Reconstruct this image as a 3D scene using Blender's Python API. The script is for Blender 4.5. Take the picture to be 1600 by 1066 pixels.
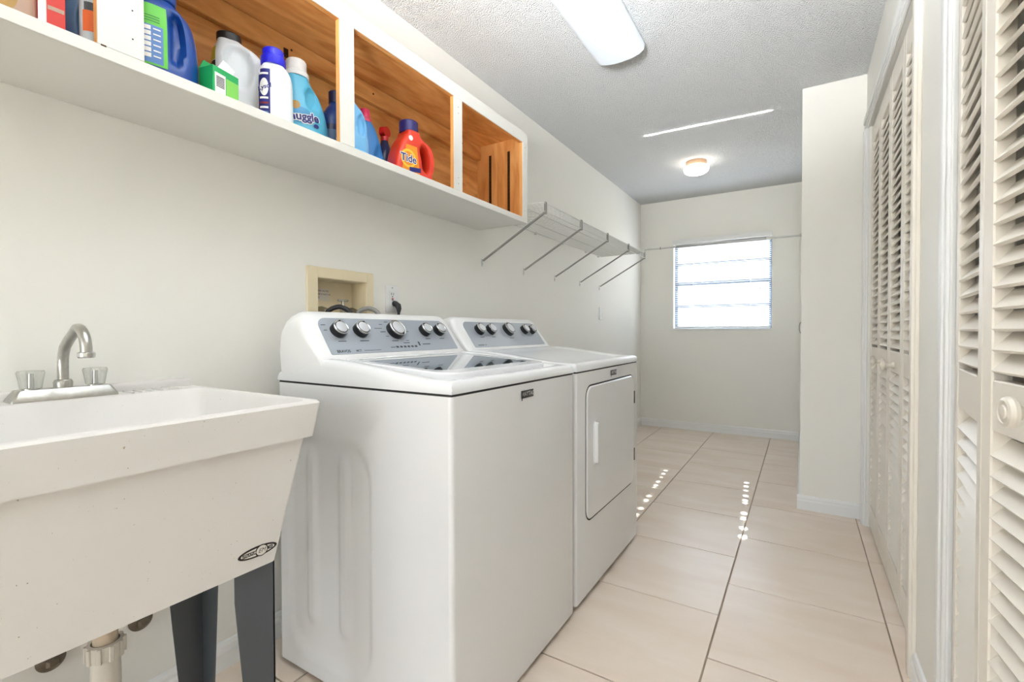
import bpy, bmesh, math, random
from mathutils import Vector, Matrix
random.seed(7)
PI = math.pi
scene = bpy.context.scene
COL = scene.collection
for o in list(bpy.data.objects): bpy.data.objects.remove(o)

# ------------------------------------------------------------------ camera
F_PX, CYP, YAW, PIT, ROL = 734.1, 529.4, 0.5525, -0.0153, -0.0024
cam_d = bpy.data.cameras.new('camera'); cam = bpy.data.objects.new('camera', cam_d); COL.objects.link(cam)
cam_d.sensor_width = 36.0; cam_d.lens = 36.0 * F_PX / 1600.0
cam_d.shift_y = -(533.0 - CYP) / 1600.0
cam_d.clip_start = 0.02
fw = Vector((-math.sin(YAW) * math.cos(PIT), math.cos(YAW) * math.cos(PIT), math.sin(PIT)))
rt = Vector((math.cos(YAW), math.sin(YAW), 0)); up = rt.cross(fw)
r2 = rt * math.cos(ROL) + up * math.sin(ROL); u2 = -rt * math.sin(ROL) + up * math.cos(ROL)
M = Matrix((r2, u2, -fw)).transposed().to_4x4(); M.translation = Vector((1.5239, 0.0, 1.0419))
cam.matrix_world = M
scene.camera = cam

# ------------------------------------------------------------------ light
WORLD, SUN, EXPO = 1.55, 15.0, 1.84
w = bpy.data.worlds.new('world'); scene.world = w; w.use_nodes = True
bg = w.node_tree.nodes['Background']; bg.inputs[0].default_value = (0.88, 0.94, 1.0, 1); bg.inputs[1].default_value = WORLD
sd = bpy.data.lights.new('sun', 'SUN'); sd.energy = SUN; sd.angle = math.radians(0.55); sd.color = (1, 0.98, 0.95)
sun = bpy.data.objects.new('sun', sd); COL.objects.link(sun)
sun.rotation_euler = Vector((0.072, -1.0, -0.70)).to_track_quat('-Z', 'Y').to_euler()
def area(name, loc, direction, sx, sy, energy, portal=False, spread=None, color=(1, 1, 1)):
    d = bpy.data.lights.new(name, 'AREA'); d.shape = 'RECTANGLE'; d.size = sx; d.size_y = sy; d.energy = energy; d.color = color
    if spread: d.spread = spread
    if portal: d.cycles.is_portal = True
    o = bpy.data.objects.new(name, d); COL.objects.link(o); o.location = loc
    o.rotation_euler = Vector(direction).to_track_quat('-Z', 'Y').to_euler()
    return o
area('window_portal', (0.8125, 5.36, 1.517), (0, -1, 0), 0.92, 0.90, 1, portal=True)
area('rear_fill_portal', (0.93, -3.33, 1.06), (0, 1, 0), 1.7, 2.1, 1, portal=True)  # portal for the unseen rear opening, added to bring in fill light
# added lamp standing in for sun reflected off the sill: ceiling streak
area('sill_streak_lamp', (0.885, 5.17, 1.09), (0.07, -1.77, 1.35), 0.80, 0.006, 0.17, spread=math.radians(0.6), color=(1, 0.98, 0.95))
# fill lamp added behind the viewer, thrown at the ceiling
area('added_bounce_fill', (1.15, -0.35, 1.45), (-0.06, 1.0, 0.95), 0.4, 0.4, 13.5, spread=math.radians(76), color=(0.93, 0.965, 1.0))
vs = scene.view_settings
vs.view_transform = 'Standard'; vs.look = 'None'; vs.gamma = 1.0; vs.use_curve_mapping = False; vs.exposure = EXPO

# ------------------------------------------------------------------ helpers
def srgb(r, g, b):
    f = lambda c: (c / 12.92 if c <= 0.04045 else ((c + 0.055) / 1.055) ** 2.4)
    return tuple(f(c / 255.0) for c in (r, g, b))
def mat(name, rgb, rough=0.5, metal=0.0, spec=0.5, var=0.0, vscale=4.0, bump=0.0, bscale=200.0, emit=0.0, speck=None, coat=0.0, trans=0.0):
    m = bpy.data.materials.new(name); m.use_nodes = True; nt = m.node_tree; N = nt.nodes; L = nt.links
    b = N['Principled BSDF']; c = srgb(*rgb)
    b.inputs['Base Color'].default_value = (*c, 1); b.inputs['Roughness'].default_value = rough
    b.inputs['Metallic'].default_value = metal; b.inputs['Specular IOR Level'].default_value = spec
    b.inputs['Coat Weight'].default_value = coat; b.inputs['Transmission Weight'].default_value = trans
    if emit:
        b.inputs['Emission Color'].default_value = (*c, 1); b.inputs['Emission Strength'].default_value = emit
    if var or bump or speck:
        tc = N.new('ShaderNodeTexCoord')
    if var or speck:
        base = None
        if var:
            no = N.new('ShaderNodeTexNoise'); no.inputs['Scale'].default_value = vscale; no.inputs['Detail'].default_value = 5
            L.new(tc.outputs['Object'], no.inputs['Vector'])
            mx = N.new('ShaderNodeMix'); mx.data_type = 'RGBA'
            mx.inputs[6].default_value = (*[x * (1 - var) for x in c], 1); mx.inputs[7].default_value = (*[min(1, x * (1 + var)) for x in c], 1)
            L.new(no.outputs[0], mx.inputs[0]); base = mx.outputs[2]
        if speck:
            rgb2, sc, th = speck
            no = N.new('ShaderNodeTexNoise'); no.inputs['Scale'].default_value = sc; no.inputs['Detail'].default_value = 2
            L.new(tc.outputs['Object'], no.inputs['Vector'])
            rp = N.new('ShaderNodeMapRange'); rp.inputs[1].default_value = th; rp.inputs[2].default_value = th + 0.04
            L.new(no.outputs[0], rp.inputs[0])
            m2 = N.new('ShaderNodeMix'); m2.data_type = 'RGBA'; L.new(rp.outputs[0], m2.inputs[0])
            if base is not None: L.new(base, m2.inputs[6])
            else: m2.inputs[6].default_value = (*c, 1)
            m2.inputs[7].default_value = (*srgb(*rgb2), 1); base = m2.outputs[2]
        L.new(base, b.inputs['Base Color'])
    if bump:
        nb = N.new('ShaderNodeTexNoise'); nb.inputs['Scale'].default_value = bscale; nb.inputs['Detail'].default_value = 4
        L.new(tc.outputs['Object'], nb.inputs['Vector'])
        bp = N.new('ShaderNodeBump'); bp.inputs['Strength'].default_value = bump; bp.inputs['Distance'].default_value = 0.004
        L.new(nb.outputs[0], bp.inputs['Height']); L.new(bp.outputs[0], b.inputs['Normal'])
    return m
def tile_mat():
    m = bpy.data.materials.new('porcelain_tile'); m.use_nodes = True; nt = m.node_tree; N = nt.nodes; L = nt.links
    b = N['Principled BSDF']; b.inputs['Roughness'].default_value = 0.27
    tc = N.new('ShaderNodeTexCoord'); oi = N.new('ShaderNodeObjectInfo')
    mul = N.new('ShaderNodeVectorMath'); mul.operation = 'SCALE'; mul.inputs[3].default_value = 37.0
    cx = N.new('ShaderNodeCombineXYZ')
    for i in range(3): L.new(oi.outputs['Random'], cx.inputs[i])
    L.new(cx.outputs[0], mul.inputs[0])
    mp = N.new('ShaderNodeMapping'); mp.inputs['Scale'].default_value = (2.0, 7.0, 1)
    ad = N.new('ShaderNodeVectorMath'); L.new(tc.outputs['Object'], mp.inputs[0]); L.new(mp.outputs[0], ad.inputs[0]); L.new(mul.outputs[0], ad.inputs[1])
    no = N.new('ShaderNodeTexNoise'); no.inputs['Scale'].default_value = 1.0; no.inputs['Detail'].default_value = 7; no.inputs['Distortion'].default_value = 0.6
    L.new(ad.outputs[0], no.inputs['Vector'])
    cr = N.new('ShaderNodeValToRGB'); cr.color_ramp.elements[0].position = 0.3; cr.color_ramp.elements[1].position = 0.72
    cr.color_ramp.elements[0].color = (*srgb(237, 218, 199), 1); cr.color_ramp.elements[1].color = (*srgb(245, 231, 216), 1)
    L.new(no.outputs[0], cr.inputs[0]); L.new(cr.outputs[0], b.inputs['Base Color'])
    return m
def wood_mat(name, dark, light, axis='Y', sc=1.0):
    m = bpy.data.materials.new(name); m.use_nodes = True; nt = m.node_tree; N = nt.nodes; L = nt.links
    b = N['Principled BSDF']; b.inputs['Roughness'].default_value = 0.42
    tc = N.new('ShaderNodeTexCoord'); mp = N.new('ShaderNodeMapping')
    s = {'Y': (6, 1.6, 9), 'Z': (7, 7, 1.4), 'X': (1.5, 6, 9)}[axis]
    mp.inputs['Scale'].default_value = tuple(v * sc for v in s)
    L.new(tc.outputs['Object'], mp.inputs[0])
    no = N.new('ShaderNodeTexNoise'); no.inputs['Scale'].default_value = 1.0; no.inputs['Detail'].default_value = 3; no.inputs['Distortion'].default_value = 1.1
    L.new(mp.outputs[0], no.inputs['Vector'])
    wv = N.new('ShaderNodeMath'); wv.operation = 'MULTIPLY'; wv.inputs[1].default_value = 7.0; L.new(no.outputs[0], wv.inputs[0])
    fr = N.new('ShaderNodeMath'); fr.operation = 'PINGPONG'; fr.inputs[1].default_value = 1.0; L.new(wv.outputs[0], fr.inputs[0])
    n2 = N.new('ShaderNodeTexNoise'); n2.inputs['Scale'].default_value = 9.0; n2.inputs['Detail'].default_value = 6; L.new(mp.outputs[0], n2.inputs['Vector'])
    mx0 = N.new('ShaderNodeMath'); mx0.operation = 'MULTIPLY_ADD'; mx0.inputs[1].default_value = 0.55; L.new(fr.outputs[0], mx0.inputs[0])
    mm = N.new('ShaderNodeMath'); mm.operation = 'MULTIPLY'; mm.inputs[1].default_value = 0.5; L.new(n2.outputs[0], mm.inputs[0]); L.new(mm.outputs[0], mx0.inputs[2])
    cr = N.new('ShaderNodeValToRGB'); cr.color_ramp.elements[0].position = 0.12; cr.color_ramp.elements[1].position = 0.8
    cr.color_ramp.elements[0].color = (*srgb(*dark), 1); cr.color_ramp.elements[1].color = (*srgb(*light), 1)
    L.new(mx0.outputs[0], cr.inputs[0]); L.new(cr.outputs[0], b.inputs['Base Color'])
    return m
def popcorn_mat():
    m = bpy.data.materials.new('popcorn_ceiling'); m.use_nodes = True; nt = m.node_tree; N = nt.nodes; L = nt.links
    b = N['Principled BSDF']; b.inputs['Base Color'].default_value = (*srgb(242, 243, 243), 1); b.inputs['Roughness'].default_value = 0.95
    tc = N.new('ShaderNodeTexCoord')
    vo = N.new('ShaderNodeTexVoronoi'); vo.inputs['Scale'].default_value = 165; L.new(tc.outputs['Object'], vo.inputs['Vector'])
    no = N.new('ShaderNodeTexNoise'); no.inputs['Scale'].default_value = 130; no.inputs['Detail'].default_value = 3; L.new(tc.outputs['Object'], no.inputs['Vector'])
    ad = N.new('ShaderNodeMath'); ad.operation = 'SUBTRACT'; L.new(no.outputs[0], ad.inputs[0]); L.new(vo.outputs['Distance'], ad.inputs[1])
    bp = N.new('ShaderNodeBump'); bp.inputs['Strength'].default_value = 1.0; bp.inputs['Distance'].default_value = 0.012
    L.new(ad.outputs[0], bp.inputs['Height']); L.new(bp.outputs[0], b.inputs['Normal'])
    return m
def glass_mat(name, tint=(1, 1, 1), gloss=0.08):
    m = bpy.data.materials.new(name); m.use_nodes = True; nt = m.node_tree; N = nt.nodes; L = nt.links
    N.remove(N['Principled BSDF']); out = N['Material Output']
    t = N.new('ShaderNodeBsdfTransparent'); t.inputs[0].default_value = (*tint, 1)
    g = N.new('ShaderNodeBsdfGlossy'); g.inputs['Roughness'].default_value = 0.02
    mx = N.new('ShaderNodeMixShader'); mx.inputs[0].default_value = gloss
    L.new(t.outputs[0], mx.inputs[1]); L.new(g.outputs[0], mx.inputs[2]); L.new(mx.outputs[0], out.inputs[0])
    return m
def slat_mat():
    m = bpy.data.materials.new('blind_slat'); m.use_nodes = True; nt = m.node_tree; N = nt.nodes; L = nt.links
    b = N['Principled BSDF']; b.inputs['Base Color'].default_value = (*srgb(204, 210, 219), 1); b.inputs['Roughness'].default_value = 0.6
    t = N.new('ShaderNodeBsdfTranslucent'); t.inputs[0].default_value = (0.85, 0.87, 0.9, 1)
    mx = N.new('ShaderNodeMixShader'); mx.inputs[0].default_value = 0.0
    L.new(b.outputs[0], mx.inputs[1]); L.new(t.outputs[0], mx.inputs[2]); L.new(mx.outputs[0], N['Material Output'].inputs[0])
    return m

MT = dict(
    wall=mat('cream_wall_paint', (243, 241, 234), 0.6, var=0.02, vscale=1.5, bump=0.04, bscale=90),
    ceiling=popcorn_mat(),
    tile=tile_mat(),
    grout=mat('grout', (166, 149, 131), 0.9, var=0.1, vscale=20),
    trim=mat('white_trim_paint', (240, 240, 238), 0.35),
    door=mat('bifold_door_paint', (238, 231, 219), 0.38),
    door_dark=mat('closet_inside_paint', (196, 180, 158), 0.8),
    enamel=mat('white_appliance_enamel', (234, 235, 236), 0.16, coat=0.3),
    plastic_white=mat('white_plastic', (236, 236, 235), 0.3),
    seam=mat('dark_seam', (40, 40, 40), 0.7),
    panel=mat('silver_grey_panel', (170, 177, 186), 0.3, metal=0.1),
    black=mat('black_plastic', (28, 26, 28), 0.35),
    chrome=mat('chrome', (205, 205, 203), 0.12, metal=1.0),
    chrome_worn=mat('worn_chrome', (190, 189, 184), 0.28, metal=1.0, var=0.25, vscale=60),
    knobcap=mat('knob_cap_silver', (214, 216, 220), 0.35, metal=0.3),
    print=mat('dark_grey_print', (70, 74, 80), 0.6),
    badge=mat('badge_dark_grey', (64, 64, 66), 0.3, metal=0.4),
    badge_txt=mat('badge_silver_letters', (215, 215, 215), 0.3, metal=0.5),
    lidglass=mat('dark_tinted_lid_glass', (96, 112, 118), 0.03, spec=1.0, coat=1.0),
    stone=mat('speckled_composite_stone', (228, 225, 221), 0.45, var=0.03, vscale=6, speck=((176, 160, 138), 190, 0.735)),
    legsteel=mat('grey_painted_steel', (78, 83, 88), 0.45, var=0.06, vscale=10),
    legdark=mat('grey_painted_steel_back', (78, 83, 88), 0.45, var=0.06, vscale=10),
    pvc=mat('white_pvc', (226, 220, 208), 0.4, var=0.05, vscale=20),
    pvc_old=mat('aged_pvc', (214, 196, 172), 0.5, var=0.1, vscale=20),
    brass=mat('tarnished_metal', (120, 112, 100), 0.35, metal=0.9, var=0.3, vscale=40),
    cabwhite=mat('cabinet_white_paint', (230, 228, 221), 0.45, var=0.015, vscale=3),
    wood=wood_mat('amber_plywood', (204, 132, 66), (240, 182, 112), 'Y'),
    wood_v=wood_mat('amber_plywood_upright', (206, 134, 67), (241, 183, 113), 'Z'),
    bronze=mat('dark_bronze_track', (70, 50, 34), 0.5, metal=0.6),
    wire=mat('white_coated_wire', (214, 214, 210), 0.4),
    bracket=mat('grey_steel_bracket', (152, 152, 148), 0.4, metal=0.2),
    boxplastic=mat('ivory_plastic_box', (232, 218, 186), 0.5, var=0.04, vscale=8),
    rubber=mat('black_rubber', (36, 36, 40), 0.5),
    red=mat('red_button', (205, 60, 48), 0.4),
    lens=mat('fluorescent_lens', (214, 222, 230), 0.4, emit=0.12),
    housing=mat('fixture_white_metal', (238, 240, 242), 0.4),
    globe=mat('opal_glass_globe', (255, 248, 238), 0.3, emit=2.6),
    lampbase=mat('tan_lamp_base', (196, 162, 132), 0.5),
    slat=slat_mat(),
    glass=glass_mat('window_glass', (0.97, 0.99, 1.0)),
    acrylic=glass_mat('clear_acrylic', (0.93, 0.94, 0.93), 0.22),
    rod=mat('grey_rod_metal', (170, 172, 174), 0.3, metal=0.7),
    knob=mat('cream_painted_knob', (228, 221, 208), 0.3),
    ground=mat('pale_concrete', (190, 186, 176), 0.9, var=0.1, vscale=1),
    stucco=mat('pale_stucco', (206, 214, 222), 0.9, var=0.05, vscale=2),
    rooftile=mat('grey_roof', (150, 156, 166), 0.9, var=0.1, vscale=3),
)
class MB:
    def __init__(s): s.bm = bmesh.new()
    def box(s, x0, x1, y0, y1, z0, z1, bev=0.0, seg=2, mi=0):
        b = bmesh.new()
        vs_ = [b.verts.new(p) for p in ((x0, y0, z0), (x1, y0, z0), (x1, y1, z0), (x0, y1, z0), (x0, y0, z1), (x1, y0, z1), (x1, y1, z1), (x0, y1, z1))]
        for f in ((3, 2, 1, 0), (4, 5, 6, 7), (0, 1, 5, 4), (1, 2, 6, 5), (2, 3, 7, 6), (3, 0, 4, 7)): b.faces.new([vs_[i] for i in f])
        if bev: bmesh.ops.bevel(b, geom=list(b.edges), offset=bev, segments=seg, affect='EDGES', profile=0.5)
        s.merge(b, mi); return s
    def merge(s, b, mi=0, mtx=None):
        mp = {}
        for v in b.verts: mp[v] = s.bm.verts.new(mtx @ v.co if mtx else v.co)
        for f in b.faces:
            try:
                nf = s.bm.faces.new([mp[v] for v in f.verts]); nf.material_index = mi or f.material_index
            except ValueError: pass
        b.free()
    def grid(s, rows, close_u=False, close_v=False, mi=0):
        vv = [[s.bm.verts.new(p) for p in r] for r in rows]; n = len(vv); m = len(vv[0])
        for i in range(n if close_u else n - 1):
            for j in range(m if close_v else m - 1):
                a, b_, c, d = vv[i][j], vv[i][(j + 1) % m], vv[(i + 1) % n][(j + 1) % m], vv[(i + 1) % n][j]
                try: f = s.bm.faces.new((a, b_, c, d)); f.material_index = mi
                except ValueError: pass
        return vv
    def cap(s, ring, mi=0):
        try: f = s.bm.faces.new(ring); f.material_index = mi
        except ValueError: pass
    def tube(s, pts, r, n=10, caps=True, mi=0):
        pts = [Vector(p) for p in pts]; rows = []; prev = None
        for i, p in enumerate(pts):
            d = (pts[min(i + 1, len(pts) - 1)] - pts[max(i - 1, 0)]).normalized()
            if prev is None:
                ref = Vector((0, 0, 1)) if abs(d.z) < 0.9 else Vector((1, 0, 0)); u = d.cross(ref).normalized()
            else: u = (prev - d * prev.dot(d)).normalized()
            prev = u; v = d.cross(u); rr = r[i] if isinstance(r, (list, tuple)) else r
            rows.append([p + (u * math.cos(2 * PI * k / n) + v * math.sin(2 * PI * k / n)) * rr for k in range(n)])
        vv = s.grid(rows, close_v=True, mi=mi)
        if caps: s.cap(vv[0][::-1], mi); s.cap(vv[-1], mi)
        return s
    def lathe(s, prof, c=(0, 0, 0), axis=(0, 0, 1), n=24, caps=True, mi=0, flute=0, fdepth=0.0):
        ax = Vector(axis).normalized(); ref = Vector((1, 0, 0)) if abs(ax.x) < 0.9 else Vector((0, 1, 0))
        u = ax.cross(ref).normalized(); v = ax.cross(u); c = Vector(c); rows = []
        for r, h in prof:
            rows.append([c + ax * h + (u * math.cos(2 * PI * k / n) + v * math.sin(2 * PI * k / n)) * (r * (1 - (fdepth if (flute and k % 2) else 0))) for k in range(n)])
        vv = s.grid(rows, close_v=True, mi=mi)
        if caps: s.cap(vv[0][::-1], mi); s.cap(vv[-1], mi)
        return s
    def prism(s, poly, vec, mi=0):
        a = [s.bm.verts.new(p) for p in poly]; b = [s.bm.verts.new(Vector(p) + Vector(vec)) for p in poly]; n = len(a)
        s.cap(a[::-1], mi); s.cap(b, mi)
        for i in range(n):
            f = s.bm.faces.new((a[i], a[(i + 1) % n], b[(i + 1) % n], b[i])); f.material_index = mi
        return s
    def xf(s, mtx):
        for v in s.bm.verts: v.co = mtx @ v.co
        return s
def world_off(o):
    v = Vector((0, 0, 0))
    while o is not None: v = v + o.location; o = o.parent
    return v
def mesh_of(name, mb, mats, smooth=35, shift=None):
    bm = mb.bm
    if shift is not None:
        for v in bm.verts: v.co -= shift
    bmesh.ops.recalc_face_normals(bm, faces=bm.faces)
    me = bpy.data.meshes.new(name); bm.to_mesh(me); bm.free()
    for m in (mats if isinstance(mats, (list, tuple)) else [mats]): me.materials.append(MT[m] if isinstance(m, str) else m)
    if smooth:
        me.shade_smooth(); me.set_sharp_from_angle(angle=math.radians(smooth))
    return me
def part(name, mb, m, parent, local=False, label=None, smooth=35, stuff=False):
    me = mesh_of(name, mb, m, smooth, None if local else world_off(parent))
    o = bpy.data.objects.new(name, me); COL.objects.link(o); o.parent = parent
    if label: o['label'] = label
    if stuff: o['kind'] = 'stuff'
    return o
def thing(name, label, cat, loc, rotz=0.0, group=None):
    o = bpy.data.objects.new(name, None); o.empty_display_size = 0.05; COL.objects.link(o)
    o.location = loc; o.rotation_euler = (0, 0, rotz); o['label'] = label; o['category'] = cat
    if group: o['group'] = group
    return o
def struct(name, mb, m, label, smooth=35):
    o = bpy.data.objects.new(name, mesh_of(name, mb, m, smooth)); COL.objects.link(o)
    o['kind'] = 'structure'; o['label'] = label; o['category'] = name.split('_')[0]
    return o
def solo(name, mb, m, label, cat, group=None, smooth=35):
    bm = mb.bm; xs = [v.co for v in bm.verts]
    c = Vector(((min(p.x for p in xs) + max(p.x for p in xs)) / 2, (min(p.y for p in xs) + max(p.y for p in xs)) / 2, min(p.z for p in xs)))
    o = bpy.data.objects.new(name, mesh_of(name, mb, m, smooth, c)); COL.objects.link(o); o.location = c
    o['label'] = label; o['category'] = cat
    if group: o['group'] = group
    return o
def text_mesh(body, size, bold=0.0, shear=0.0, spacing=1.0, depth=0.0):
    """flat lettering as points: returns a bmesh lying in XY, centred"""
    cu = bpy.data.curves.new('txt', 'FONT'); cu.body = body; cu.size = size; cu.align_x = 'CENTER'; cu.align_y = 'CENTER'
    cu.offset = bold; cu.shear = shear; cu.space_character = spacing; cu.extrude = depth; cu.resolution_u = 3
    ob = bpy.data.objects.new('txt', cu); COL.objects.link(ob)
    dg = bpy.context.evaluated_depsgraph_get(); me = bpy.data.meshes.new_from_object(ob.evaluated_get(dg))
    bpy.data.objects.remove(ob); b = bmesh.new(); b.from_mesh(me); bpy.data.meshes.remove(me); bpy.data.curves.remove(cu)
    return b
def frame_mtx(origin, xdir, ydir):
    x = Vector(xdir).normalized(); y = Vector(ydir).normalized(); z = x.cross(y).normalized()
    m = Matrix((x, y, z)).transposed().to_4x4(); m.translation = Vector(origin); return m
def rrect(w, h, r, n=6, rs=None):
    """rounded rectangle points, centred"""
    pts = []; rs = rs or [r] * 4
    for (cx, cy, a0, rr) in ((1, 1, 0, rs[0]), (-1, 1, PI / 2, rs[1]), (-1, -1, PI, rs[2]), (1, -1, 1.5 * PI, rs[3])):
        for k in range(n + 1):
            a = a0 + PI / 2 * k / n; pts.append((cx * (w / 2 - rr) + rr * math.cos(a), cy * (h / 2 - rr) + rr * math.sin(a)))
    return pts

# ------------------------------------------------------------------ room shell
H = 2.44; YB = 5.198; XC = 1.52; XR = 1.82; YC = 3.214; YN = -3.2
WX0, WX1, WZ0, WZ1 = 0.35, 1.275, 1.065, 1.97
floor = struct('floor', MB().box(-0.15, 2.6, YN - 0.15, YB + 0.15, -0.12, -0.004), 'grout', 'floor of large cream porcelain tiles with brown grout')
TX = [-0.273, 0.242, 0.757, 1.2717, 1.786]; TP = 0.516
tm = {}
def tile(x0, x1, y0, y1):
    g = 0.0028; x0 += g; x1 -= g; y0 += g; y1 -= g
    k = (round(x1 - x0, 4), round(y1 - y0, 4))
    if k not in tm:
        tm[k] = mesh_of('tile', MB().box(-k[0] / 2, k[0] / 2, -k[1] / 2, k[1] / 2, -0.008, 0, 0.0012, 1), 'tile', 25)
    o = bpy.data.objects.new('tile', tm[k]); COL.objects.link(o); o.parent = floor; o.location = ((x0 + x1) / 2, (y0 + y1) / 2, 0)
for c in range(4):
    y = (1.3335 if c % 2 == 0 else 1.588) - 10 * TP
    x0 = max(TX[c], 0.0); x1 = TX[c + 1]
    while y < YB:
        a, b = max(y, YN), min(y + TP, YB)
        if b - a > 0.03:
            tile(x0, x1, a, b)
        y += TP
y = 1.60 - 10 * TP
while y < 3.2:
    a, b = max(y, YN), min(y + TP, YC)
    if b - a > 0.03: tile(1.7848, 1.90, a, b)
    y += TP
ceil = struct('ceiling', MB().box(-0.15, 2.6, YN - 0.15, YB + 0.15, H, H + 0.1), 'ceiling', 'white popcorn textured ceiling')
BX = (1.098, 1.329, 1.06, 1.244)
wl = MB(); wl.box(-0.12, 0, YN - 0.15, BX[0], 0, H).box(-0.12, 0, BX[1], YB + 0.15, 0, H).box(-0.12, 0, BX[0], BX[1], 0, BX[2]).box(-0.12, 0, BX[0], BX[1], BX[3], H)
struct('wall_left', wl, 'wall', 'long cream painted wall behind the appliances')
wb = MB(); T = 0.16
wb.box(0, WX0, YB, YB + T, 0, H).box(WX1, 2.6, YB, YB + T, 0, H).box(WX0, WX1, YB, YB + T, 0, WZ0).box(WX0, WX1, YB, YB + T, WZ1, H)
struct('wall_back', wb, 'wall', 'cream end wall with the window')
struct('wall_corner', MB().box(XC, 2.6, YC, YB, 0, H), 'wall', 'tan cream wall corner jutting out past the closet')
# right wall with two closet openings
FA, FB_, DT = 1.86, 3.105, 2.115          # far closet opening in y, door head
NA, NB = 0.235, 1.425                     # near closet opening
wr = MB()
wr.box(XR, XR + 0.11, FB_, YC, 0, H).box(XR, XR + 0.11, NB, FA, 0, H).box(XR, XR + 0.11, YN, NA, 0, H)
wr.box(XR, XR + 0.11, FA, FB_, DT, H).box(XR, XR + 0.11, NA, NB, DT, H)
struct('wall_right', wr, 'wall', 'cream right wall around the two louvered closets')
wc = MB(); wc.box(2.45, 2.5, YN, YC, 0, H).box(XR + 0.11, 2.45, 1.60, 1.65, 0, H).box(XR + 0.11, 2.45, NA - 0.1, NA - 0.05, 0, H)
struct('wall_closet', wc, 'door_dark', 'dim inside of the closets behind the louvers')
wn = MB(); wn.box(0, 0.08, YN - 0.12, YN, 0, H).box(1.78, 2.6, YN - 0.12, YN, 0, H).box(0.08, 1.78, YN - 0.12, YN, 2.11, H)  # unseen rear opening, made up and sized for fill light
struct('wall_near', wn, 'wall', 'cream wall behind the viewer around a wide opening added to let sky light in')
# baseboards (profiled)
def baseboard(name, a, b, nrm, label):
    a = Vector(a); b = Vector(b); nrm = Vector(nrm)
    prof = [(0, 0), (0.014, 0), (0.014, 0.052), (0.011, 0.060), (0.011, 0.070), (0.006, 0.080), (0, 0.083)]
    mb = MB(); mb.prism([a + nrm * p + Vector((0, 0, q)) for p, q in prof], b - a)
    return struct(name, mb, 'trim', label, 20)
baseboard('baseboard_left', (0, YN, 0), (0, YB, 0), (1, 0, 0), 'white baseboard along the left wall under the sink')
baseboard('baseboard_back', (0.014, YB, 0), (XC - 0.014, YB, 0), (0, -1, 0), 'white baseboard along the end wall')
baseboard('baseboard_corner', (XC - 0.014, YC, 0), (XR - 0.004, YC, 0), (0, -1, 0), 'white baseboard on the front of the jutting wall corner')
baseboard('baseboard_corner_side', (XC, YC, 0), (XC, YB - 0.014, 0), (-1, 0, 0), 'white baseboard around the side of the jutting wall corner')
baseboard('baseboard_right', (XR, 1.492, 0), (XR, 1.81, 0), (-1, 0, 0), 'short white baseboard between the two closets')
# closet casings
def casing(name, y0, y1, z0, z1, label, d=0.02, horiz=False, ridges=True, m='trim'):
    mb = MB(); mb.box(XR - d * 0.55, XR, y0, y1, z0, z1, 0.002, 1)
    if ridges:
        if horiz:
            hh = z1 - z0
            mb.box(XR - d, XR - d * 0.5, y0, y1, z0 + hh * 0.55, z1, 0.004, 2).box(XR - d * 0.8, XR - d * 0.5, y0, y1, z0 + hh * 0.16, z0 + hh * 0.36, 0.002, 2)
        else:
            ww = y1 - y0
            mb.box(XR - d, XR - d * 0.5, y0 + ww * 0.60, y1, z0, z1, 0.004, 2).box(XR - d * 0.85, XR - d * 0.5, y0 + ww * 0.16, y0 + ww * 0.40, z0, z1, 0.003, 2)
    else:
        mb.box(XR - d, XR - d * 0.5, y0, y1, z0, z1, 0.004, 2)
    return struct(name, mb, m, label)
casing('trim_1', 1.808, 1.842, 0, DT - 0.005, 'white casing strip at the near side of the far closet', ridges=False, m='door')
casing('trim_2', FB_ - 0.005, FB_ + 0.055, 0, DT - 0.005, 'white casing at the far side of the far closet')
casing('trim_3', 1.808, FB_ + 0.055, DT - 0.005, DT + 0.052, 'white head casing over the far closet', horiz=True)
casing('trim_4', NB - 0.004, NB + 0.066, 0, DT - 0.005, 'white fluted casing at the far side of the near closet')
casing('trim_5', NA - 0.06, NA, 0, DT - 0.005, 'white casing at the near side of the near closet')
casing('trim_6', NA - 0.06, NB + 0.066, DT - 0.005, DT + 0.052, 'white head casing over the near closet', horiz=True)

# ------------------------------------------------------------------ window
win = bpy.data.objects.new('window_1', None); COL.objects.link(win); win.location = ((WX0 + WX1) / 2, YB + 0.09, WZ0)
win['kind'] = 'structure'; win['label'] = 'white framed four pane awning window in the end wall'; win['category'] = 'window'
fr = 0.028; fy0, fy1 = YB + 0.085, YB + 0.125
mb = MB(); mb.box(WX0, WX0 + fr, fy0, fy1, WZ0, WZ1).box(WX1 - fr, WX1, fy0, fy1, WZ0, WZ1).box(WX0 + fr, WX1 - fr, fy0, fy1, WZ0, WZ0 + fr).box(WX0 + fr, WX1 - fr, fy0, fy1, WZ1 - fr, WZ1)
MT['alu'] = mat('grey_aluminium', (104, 116, 132), 0.5)
part('window_frame', mb, 'alu', win)
zr = [WZ0 + fr, 1.305, 1.545, 1.755, WZ1 - fr]
for i in (1, 2, 3):
    t = 0.019 if i == 2 else 0.012
    part('window_rail', MB().box(WX0 + fr, WX1 - fr, fy0 - 0.004, fy1, zr[i] - t, zr[i] + t, 0.002, 1), 'alu', win)
for i in range(4):
    part('pane', MB().box(WX0 + fr, WX1 - fr, fy0 + 0.018, fy0 + 0.021, zr[i] + 0.004, zr[i + 1] - 0.004), 'glass', win)
part('window_sill', MB().box(WX0 - 0.003, WX1 + 0.003, YB - 0.012, fy0, WZ0 - 0.012, WZ0 + 0.004, 0.002, 1), 'trim', win)

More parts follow.
